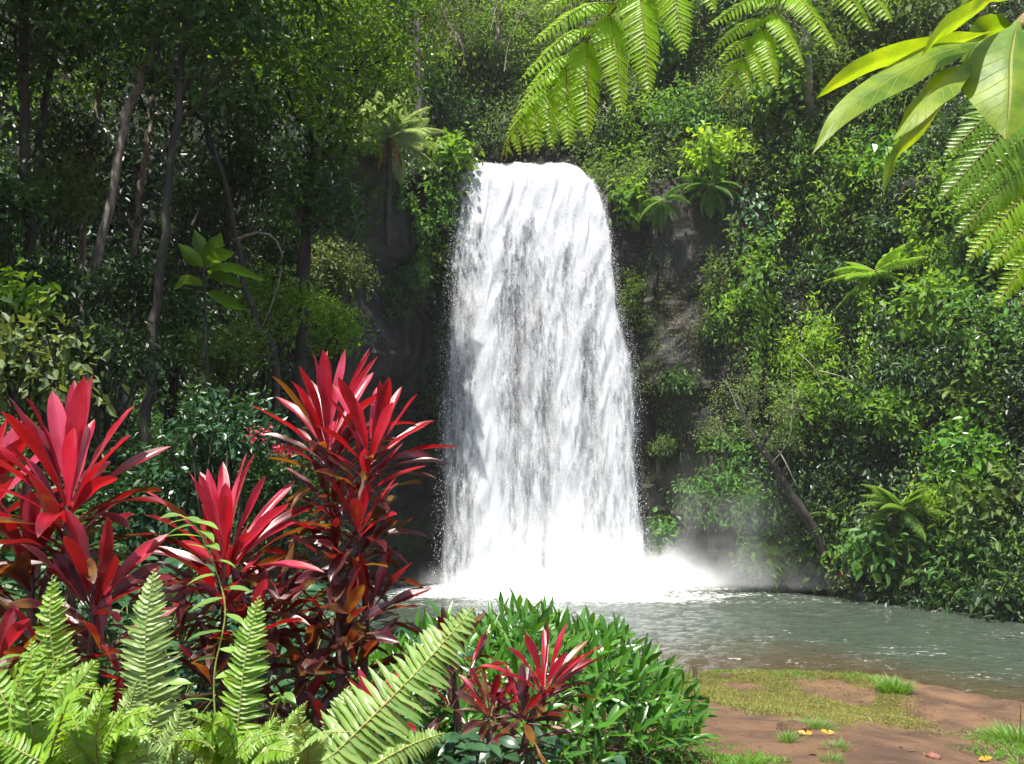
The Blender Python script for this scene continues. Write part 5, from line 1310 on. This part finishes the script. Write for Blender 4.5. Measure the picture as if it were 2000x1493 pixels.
for i, (px, py, n, L, W, mt, lb) in enumerate([
 (1715, 1120, 12, 1.0, .30, 'blue', 'low fern on the shore just right of the rusty boulder'),
 (1765, 1150, 12, 1.0, .30, 'mid', 'fern dipping to the water, second right of the rusty boulder'),
 (1820, 1140, 13, 1.1, .34, 'blue', 'fern on the shore under the feathery fern'),
 (1865, 1180, 13, 1.0, .32, 'mid', 'broad fern touching the water before the dark right edge of the bank'),
 (1925, 1160, 12, 1.1, .36, 'blue', 'fern next to the right edge, just above the waterline'),
 (1985, 1150, 12, 1.1, .34, 'deep', 'dark fern cut by the right edge at the waterline'),
 (1540, 1125, 9, .7, .24, 'mid', 'little fern on the shore left of the leaning trunk foot')]):
    p, n_ = hit(px, py); fern_crown(lb, p + nrm(np.array([n_[0], n_[1], 0])) * .25 + [0, 0, .25], n, L, W, mt, 1100 + i, elev=(65, -20), bend=(.7, 1.5), group=FG, pairs=14, sub=False)
for i, (px, py, rx, ry, mt, lb) in enumerate([(1885, 1095, 60, 42, 'blue', 'bluish leafy shrub low on the bank under the untidy olive shrub'), (1960, 1105, 55, 50, 'deep', 'dark leafy shrub low at the right edge of the bank'), (1740, 1085, 45, 30, 'blue', 'bluish shrub between rusty boulder and the drab shrub'), (1900, 1185, 60, 26, 'deep', 'dark plant overhanging the water at the right end of the shore'), (1990, 1195, 50, 35, 'forest', 'black-green plant at the waterline where the shore meets the right edge')]):
    hshrub(px, py, rx, ry, mt, .2, lb, 1120 + i, out=.4, group=FG)

# slender vines trailing between the shrubs
rg = np.random.default_rng(404)
for i, (px, py, ln, mt) in enumerate([(1560, 250, 90, 'mid'), (1620, 330, 110, 'olive'), (1700, 420, 90, 'mid'), (1780, 420, 100, 'lime'), (1860, 460, 90, 'mid'), (1600, 620, 120, 'mid'), (1725, 600, 110, 'deep'), (1830, 560, 90, 'lime'), (1905, 640, 120, 'mid'), (1960, 730, 110, 'lime'), (1870, 770, 100, 'mid'), (1430, 420, 80, 'olive'), (1530, 380, 90, 'lime'), (1670, 250, 90, 'mid'), (1400, 190, 80, 'blue'), (1290, 180, 90, 'mid'), (1820, 250, 100, 'olive'), (1900, 900, 110, 'lime')]):
    hv([(px, py), (px + rg.normal(0, 4), py + ln * .5), (px + rg.normal(0, 6), py + ln)], [.25, .3, .08], mt, .22, 'slender leafy vine trailing straight down between shrubs of the right hillside', 1600 + i, out=1.3, dens=.8)
for i, (px, py, ln) in enumerate([(880, 215, 80), (925, 200, 90), (985, 225, 70), (1060, 215, 70), (1125, 190, 90), (1185, 210, 80), (1000, 120, 80), (1080, 100, 90)]):
    hv([(px, py), (px + rg.normal(0, 4), py + ln * .5), (px + rg.normal(0, 6), py + ln)], [.25, .3, .08], ('mid', 'olive', 'deep')[i % 3], .22, 'slender leafy vine trailing down the forest wall above the falls', 1640 + i, out=1.0, dens=.8)

# leaning tree on the shore
q0, _ = hit(1628, 1140); q0 = at(1628, 1146, q0[1] - 1.2)
tree('dark leaning tree on the right shore with thin grey-green crown and bare twigs', [q0 - [0, 0, .3], at(1612, 1090, q0[1] - .2), at(1590, 1035, q0[1] - .4), at(1545, 965, q0[1] - .6), at(1508, 905, q0[1] - .7), at(1470, 850, q0[1] - .8), at(1440, 790, q0[1] - .8)], [.26, .22, .19, .15, .11, .06],
     [(at(1430, 775, q0[1] - .8), (.8, .8, .9)), (at(1415, 840, q0[1] - .9), (.9, .8, .6)), (at(1500, 830, q0[1] - 1.0), (1.1, .9, .8)), (at(1545, 790, q0[1] - .8), (.9, .8, .8)), (at(1480, 760, q0[1] - .6), (.7, .7, .7)), (at(1540, 870, q0[1] - .9), (.7, .6, .4))], 'grey', .12, 1200, dens=.75, cat='tree', name='leaning_tree',
     twigs=[[at(1508, 905, q0[1] - .9), at(1540, 860, q0[1] - 1.4), at(1548, 790, q0[1] - 1.7), at(1545, 700, q0[1] - 1.7)], [at(1560, 690, q0[1] - 1.7), at(1590, 720, q0[1] - 1.9), at(1612, 770, q0[1] - 1.9)], [at(1600, 725, q0[1] - 1.9), at(1640, 735, q0[1] - 2), at(1675, 750, q0[1] - 2)], [at(1520, 880, q0[1] - 1.2), at(1535, 905, q0[1] - 1.6), at(1556, 950, q0[1] - 1.7)], [at(1440, 800, q0[1] - 1.5), at(1425, 760, q0[1] - 1.6), at(1405, 735, q0[1] - 1.7)], [at(1470, 850, q0[1] - 1.5), at(1450, 800, q0[1] - 1.9), at(1440, 770, q0[1] - 1.9)]])

# boulders at the waterline
def boulder(label, px, py, r, mat, seed):
    p, n = hit(px, py); rng = np.random.default_rng(seed)
    th, ph = np.meshgrid(np.linspace(0, np.pi, 15), np.linspace(0, 2 * np.pi, 24, endpoint=False), indexing='ij')
    d = np.stack([np.sin(th) * np.cos(ph), np.sin(th) * np.sin(ph), np.cos(th)], -1)
    k = 1 + .28 * wob(d, 1.3, seed) + .10 * wob(d, 3.5, seed + 2)
    k = np.minimum(k, 1.0 / np.maximum(np.abs(d @ nrm(rng.normal(size=3))), .72))
    v = d * k[..., None] * np.array([r * 1.25, r, r * .8])
    i = np.arange(14)[:, None] * 24; j = np.arange(24)[None]; jn = (j + 1) % 24
    mb = MB(); c = p + np.array([-.15, -.3, r * .15]); mb.add(v + c, quads=np.stack([i + j, i + 24 + j, i + 24 + jn, i + jn], -1).reshape(-1, 4))
    o = mb.build('boulder', M[mat], smooth=True)
    return tag(o, label, 'boulder', 'boulders along the far waterline')
for i, (px, py, r, mt, lb) in enumerate([(1655, 1132, .42, 'redrock', 'rust-red boulder at the foot of the leaning tree'), (1605, 1146, .45, 'rock', 'dark boulder just left of the leaning trunk foot'), (1565, 1146, .40, 'rock', 'grey boulder on the shore under the low pale shrub'), (1645, 1156, .38, 'rock', 'wet dark boulder below the rust-red one at the waterline'), (1690, 1164, .32, 'rock', 'small black boulder splashed by white ripples right of the leaning tree'), (1520, 1142, .35, 'rock', 'misty boulder leftmost along the far shore'), (1850, 1206, .42, 'rock', 'flat boulder at the water edge under the broad fern')]):
    boulder(lb, px, py, r, mt, 1300 + i)

# ------------------------------------------------------------------ forest above the falls
BG = 'trees and shrubs of the forest above the falls'
def htree(lb, pts, r, lob, mat, L, seed, twigs=(), **kw):
    p0, n = hit(*pts[-1]); Y = p0[1] - 1.8
    kw['twigs'] = [[at(a, b_, Y - 1.3) for a, b_ in t] for t in twigs]
    path = [p0 - [0, 0, .5]] + [at(a, b_, Y) for a, b_ in pts[::-1][1:]]
    return tree(lb, path, r, [(at(a, b_, Y + dy), rr) for a, b_, dy, rr in lob], mat, L, seed, group=BG, **kw)
htree('tree with crooked pale bare branches above and left of the falls lip', [(850, -40), (868, 30), (890, 70), (906, 100), (902, 140)], [.16, .13, .09], [(870, 10, 0, 1.5), (930, -10, .5, 1.7), (905, 60, -.2, .9)], 'olive', .23, 1400, bark='pale', twigs=[[(850, -20), (868, 30), (890, 70), (906, 100), (903, 130)], [(884, 60), (874, 80), (864, 105)], [(893, 80), (884, 100), (880, 122)], [(868, 30), (880, 5), (884, -20)]], dens=.8)
htree('tree with forked white stem at the top, straight above the falls', [(970, -60), (980, 0), (975, 40), (970, 90), (965, 130)], [.15, .12, .08], [(970, 70, .6, 1.5), (1030, 30, .6, 1.6)], 'mid', .23, 1401, bark='pale', twigs=[[(958, 60), (966, 25), (960, -10)], [(964, 30), (972, 5), (970, -20)], [(985, 140), (990, 100), (1000, 60)], [(1005, 60), (1012, 35), (1008, 10)]], dens=.8)
htree('greyish tree behind the upper part of the long overhead frond', [(1110, -60), (1105, 20), (1100, 90), (1095, 160)], [.16, .12, .08], [(1090, 60, .3, 1.7), (1150, 20, .4, 1.7)], 'grey', .23, 1402, dens=.8)
htree('tall tree between the two overhead fern fronds', [(1345, -80), (1345, 0), (1340, 60)], [.2, .16, .1], [(1370, 20, .3, 1.6), (1290, 20, .6, 1.5)], 'olive', .23, 1403, dens=.8)
htree('grey-trunked tree high on the right slope, left of the glowing leaf tips', [(1572, -60), (1574, 60), (1578, 160), (1580, 235)], [.24, .22, .18], [(1540, 40, .5, 1.5), (1600, -40, .5, 1.7), (1575, 70, -.9, 1.2), (1560, 0, -.8, 1.3)], 'olive', .22, 1404, bark='twig', dens=.8)
htree('slim tree high on the right slope behind the big glowing leaves', [(1690, -40), (1694, 40), (1697, 120)], [.15, .12, .1], [(1720, 20, .5, 1.6), (1660, -40, .5, 1.6)], 'mid', .23, 1405, bark='pale', dens=.8)
for i, a in enumerate([
 (900, 175, 55, 50, 'olive', .16, 'feathery olive shrub above the dark recess left of the falls lip'),
 (965, 165, 60, 60, 'grey', .16, 'greyish wispy shrub straight above the middle of the falls'),
 (1040, 185, 60, 55, 'mid', .16, 'green shrub above the falls lip, behind the left leaflets of the long frond'),
 (905, 265, 40, 45, 'deep', .16, 'dark shrub in the recess above the left end of the lip'),
 (1105, 265, 55, 42, 'mid', .16, 'shrub right behind the hanging tip of the long overhead frond'),
 (1150, 150, 55, 60, 'olive', .16, 'olive shrub behind the middle leaflets of the long frond'),
 (1215, 120, 50, 60, 'mid', .17, 'shrub behind the longest leaflets of the overhead frond'),
 (940, 95, 60, 50, 'mid', .16, 'small-leaved tree canopy between the crooked pale branches and white stem'),
 (1050, 80, 55, 50, 'olive', .16, 'drab canopy right of the white forked stem'),
 (860, 110, 40, 60, 'grey', .16, 'pale canopy tucked against the bright edge of the left forest crown'),
 (1430, 60, 60, 70, 'deep', .18, 'dark canopy behind the left leaflets of the shorter overhead frond'),
 (1500, 30, 60, 60, 'mid', .18, 'canopy at the top edge behind the shorter overhead frond'),
]): hshrub(*a, 1450 + i, group=BG, out=.3)

# ------------------------------------------------------------------ the near bank: turf, tufts, stake, fallen leaves
rng = np.random.default_rng(51)
def in_poly(x, y, poly):
    ins = np.zeros(len(x), bool); n = len(poly)
    for i in range(n):
        x1, y1 = poly[i]; x2, y2 = poly[(i + 1) % n]
        c = ((y1 > y) != (y2 > y)) & (x < (x2 - x1) * (y - y1) / (y2 - y1 + 1e-12) + x1); ins ^= c
    return ins
def turf(name, polypx, n, L, mat, seed, thr=-.35, lie=.55, hole=None, scale=1.6):
    rng = np.random.default_rng(seed)
    pw = np.array([ghit(*p)[:2] for p in polypx])
    x = rng.uniform(pw[:, 0].min(), pw[:, 0].max(), n * 3); y = rng.uniform(pw[:, 1].min(), pw[:, 1].max(), n * 3)
    ok = in_poly(x + rng.normal(0, .16, n * 3), y + rng.normal(0, .22, n * 3), pw) & (wob(np.stack([x, y, 0 * x], -1), scale, seed % 7) + .45 * wob(np.stack([x, y, 0 * x], -1), scale * 3.3, 2) > thr + rng.normal(0, .22, n * 3)) & (y < edge_y(x) + .25)
    if hole:
        h = np.array([ghit(*p)[:2] for p in hole]); ok &= ~(in_poly(x, y, h) & (rng.random(n * 3) < .93))
    x, y = x[ok][:n], y[ok][:n]; m = len(x)
    P = np.stack([x, y, ground_h(x, y) - .004], -1)
    D = nrm(rng.normal(size=(m, 3)) * np.array([1, 1, .3]) + np.array([0, 0, 1.0 - lie]))
    N = nrm(rng.normal(size=(m, 3)) * .4 + np.array([0, 0, 1]))
    mb = MB(); leaf6(mb, P, D, N, L * rng.uniform(.5, 1.3, m), L * .15, rng.random(m), np.clip(.5 + .4 * wob(P, 1.1, 5), 0, 1), fold=.2, droop=.25)
    o = mb.build(name, M[mat]); o['kind'] = 'stuff'
    return o
turf('grass', [(1345, 1314), (1500, 1312), (1700, 1322), (1760, 1360), (1800, 1430), (1700, 1402), (1600, 1408), (1500, 1400), (1400, 1375), (1340, 1350)], 95000, .06, 'dry', 61, thr=-.62, hole=[(1545, 1330), (1640, 1328), (1720, 1352), (1700, 1380), (1640, 1372), (1560, 1345)])
turf('short_grass', [(1345, 1312), (1500, 1310), (1720, 1322), (1720, 1336), (1500, 1324), (1345, 1330)], 5000, .075, 'grass', 62, thr=-.3, lie=.1)
turf('bank_grass', [(1330, 1420), (1400, 1440), (1400, 1495), (1300, 1500)], 2600, .05, 'grass', 63, thr=.0, lie=.3)
turf('soil_grass', [(1390, 1490), (1470, 1470), (1500, 1478), (1440, 1500)], 1800, .05, 'grass', 65, thr=-.1, lie=.2)
turf('edge_grass', [(1920, 1440), (2010, 1425), (2060, 1500), (1920, 1492)], 5000, .08, 'grass', 64, thr=-.3, lie=.1)
def tuft(label, px, py, n, L, r, mat, seed, lean=0.5, group='grass tufts on the bank'):
    rng = np.random.default_rng(seed); c = ghit(px, py)
    a = rng.uniform(0, 6.28, n); rr = r * np.sqrt(rng.random(n))
    x, y = c[0] + rr * np.cos(a), c[1] + rr * np.sin(a)
    P = np.stack([x, y, ground_h(x, y) - .01], -1)
    h = np.stack([np.cos(a), np.sin(a), 0 * a], -1)
    D = nrm(h * (rr / r)[:, None] * lean + np.array([0, 0, 1.0]) + rng.normal(size=(n, 3)) * .22)
    mb = MB(); Ls = L * rng.uniform(.5, 1.15, n)
    straps(mb, P, D, nrm(h * -1 + [0, 0, .4] + rng.normal(size=(n, 3)) * .3), Ls, np.maximum(.004, min(.011, L * .035)), rng.uniform(.3, 1.3, n), PROF_STRAP, rows=5, across=3, fold=.3, a0=rng.random(n), rng=rng)
    return tag(mb.build('grass_tuft', M[mat], origin=c), label, 'grass tuft', group)
tuft('bushy green grass tuft standing on the bank edge by the water', 1748, 1352, 420, .30, .24, 'grass', 71)
tuft('small green weed tuft on the turf edge left of the bushy tuft', 1712, 1332, 140, .16, .22, 'grass', 72)
tuft('tall green grass clump at the right edge near the water', 1990, 1452, 420, .22, .34, 'grass', 73)
tuft('two long seeding grass stalks rising above the right edge clump', 1990, 1446, 5, .60, .10, 'dry', 74, .3)
tuft('lone green tuft on the bare soil right of the stake', 1466, 1318, 60, .16, .05, 'dry', 75)
tuft('small round green weed at the foot of the dirt step', 1538, 1450, 130, .12, .07, 'grass', 76)
tuft('low green weed right of the yellow fallen leaves, nearer the bottom', 1636, 1462, 90, .09, .08, 'grass', 77)
tuft('scrubby grass cushion on the dirt step above the yellow fallen leaves', 1585, 1422, 420, .11, .26, 'grass', 78)
tuft('green tuft at the bottom, below the low weed', 1622, 1488, 90, .08, .07, 'grass', 79)
# dirt step: a worn clod of turf
def clod(name, label, cat, px, py, r, mat, seed, grp=None):
    rng = np.random.default_rng(seed); c = ghit(px, py)
    th, ph = np.meshgrid(np.linspace(0, np.pi, 11), np.linspace(0, 2 * np.pi, 18, endpoint=False), indexing='ij')
    d = np.stack([np.sin(th) * np.cos(ph), np.sin(th) * np.sin(ph), np.cos(th)], -1)
    v = d * (1 + .25 * wob(d, 1.6, seed) + .08 * wob(d, 5, seed))[..., None] * np.array(r)
    i = np.arange(10)[:, None] * 18; j = np.arange(18)[None]; jn = (j + 1) % 18
    mb = MB(); mb.add(v + c + np.array([0, 0, r[2] * .3]), quads=np.stack([i + j, i + 18 + j, i + 18 + jn, i + jn], -1).reshape(-1, 4))
    return tag(mb.build(name, M[mat], smooth=True), label, cat, grp)
clod('dirt_clod', 'raised clod of soil at the left end of the scrubby grass cushion', 'clod', 1552, 1424, (.15, .12, .05), 'dirt', 4)
SGR = 'small stones on the bare soil'
clod('stone', 'brownish stone on the bare soil near the bottom right', 'stone', 1822, 1480, (.05, .04, .03), 'redrock', 5)
# short stake
c = ghit(1357, 1330); mb = MB()
tube(mb, spline([c + [0, 0, -.1], c + [.01, 0, .12], c + [-.01, 0, .27]], 8), [.045, .04, .034], 8)
tag(mb.build('wooden_stake', M['wood'], smooth=True, origin=c), 'short dark weathered stake beside the green mound at the water edge', 'stake')
for i, (px, py, lb) in enumerate([(1574, 1438, 'yellow fallen leaf standing on edge under the scrubby grass cushion, left of its pair'), (1614, 1436, 'yellow fallen leaf lying open under the scrubby grass cushion, right of its pair'), (1926, 1488, 'pale yellow fallen leaf at the bottom near the right edge grass'), (1330, 1491, 'yellow fallen leaf at the bottom beside the green mound')]):
    rg = np.random.default_rng(90 + i); c = ghit(px, py); mb = MB()
    a = rg.uniform(0, 6.28, 2) if i != 0 else np.array([.4, 2.6])
    D = np.stack([np.cos(a), np.sin(a), np.full(2, .35)], -1)
    straps(mb, np.repeat(c[None] + [0, 0, .015], 2, 0), D, nrm(np.array([[0, -.6, .8], [.2, -.5, .8]])), np.array([.085, .07]), .045, np.array([.7, .4]), PROF_OVAL, rows=8, across=5, fold=.35, ruffle=.3, a0=rg.random(2), rng=rg, twist=rg.normal(0, .6, 2))
    tag(mb.build('fallen_leaf', M['yellow'], smooth=True, origin=c), lb, 'fallen leaf', 'yellow fallen leaves on the bank')

# leaf litter and crumbs of soil on the bank
rng = np.random.default_rng(88); n = 1500
x = rng.uniform(1.4, 8.5, n); y = rng.uniform(4.6, 14.5, n)
ok = (y < edge_y(x) - .1); x, y = x[ok], y[ok]; n = len(x)
P = np.stack([x, y, ground_h(x, y) + .004], -1)
mb = MB(); Ls = rng.uniform(.015, .07, n) * (rng.random(n) ** 1.5 + .3)
leaf6(mb, P, nrm(rng.normal(size=(n, 3)) * [1, 1, .15]), nrm(rng.normal(size=(n, 3)) * .3 + [0, 0, 1]), Ls, Ls * rng.uniform(.15, .5, n), rng.random(n), rng.random(n))
M['litter'] = leaf_mat('dry_leaf_litter', (.030, .017, .009), (.22, .15, .08), .7, .1, tcol=(.2, .12, .05), spec=.2)
o = mb.build('leaf_litter', M['litter']); o['kind'] = 'stuff'

# the damp air of the gorge
hm, nt, out = new_mat('haze')
v = nd(nt, 'ShaderNodeVolumePrincipled', ins={'Color': (.93, .97, 1, 1), 'Density': .0003, 'Anisotropy': .0})
nt.links.new(v.outputs[0], out.inputs['Volume'])
hx = np.array([[x, y, z] for x in (-165, 165) for y in (-155, 165) for z in (-3.5, 52)], float)
mb = MB(); mb.add(hx, quads=[[0, 1, 3, 2], [4, 6, 7, 5], [0, 4, 5, 1], [2, 3, 7, 6], [0, 2, 6, 4], [1, 5, 7, 3]])
hz = mb.build('haze', hm, origin=(0, 0, 0)); hz['kind'] = 'stuff'
finish_parents()
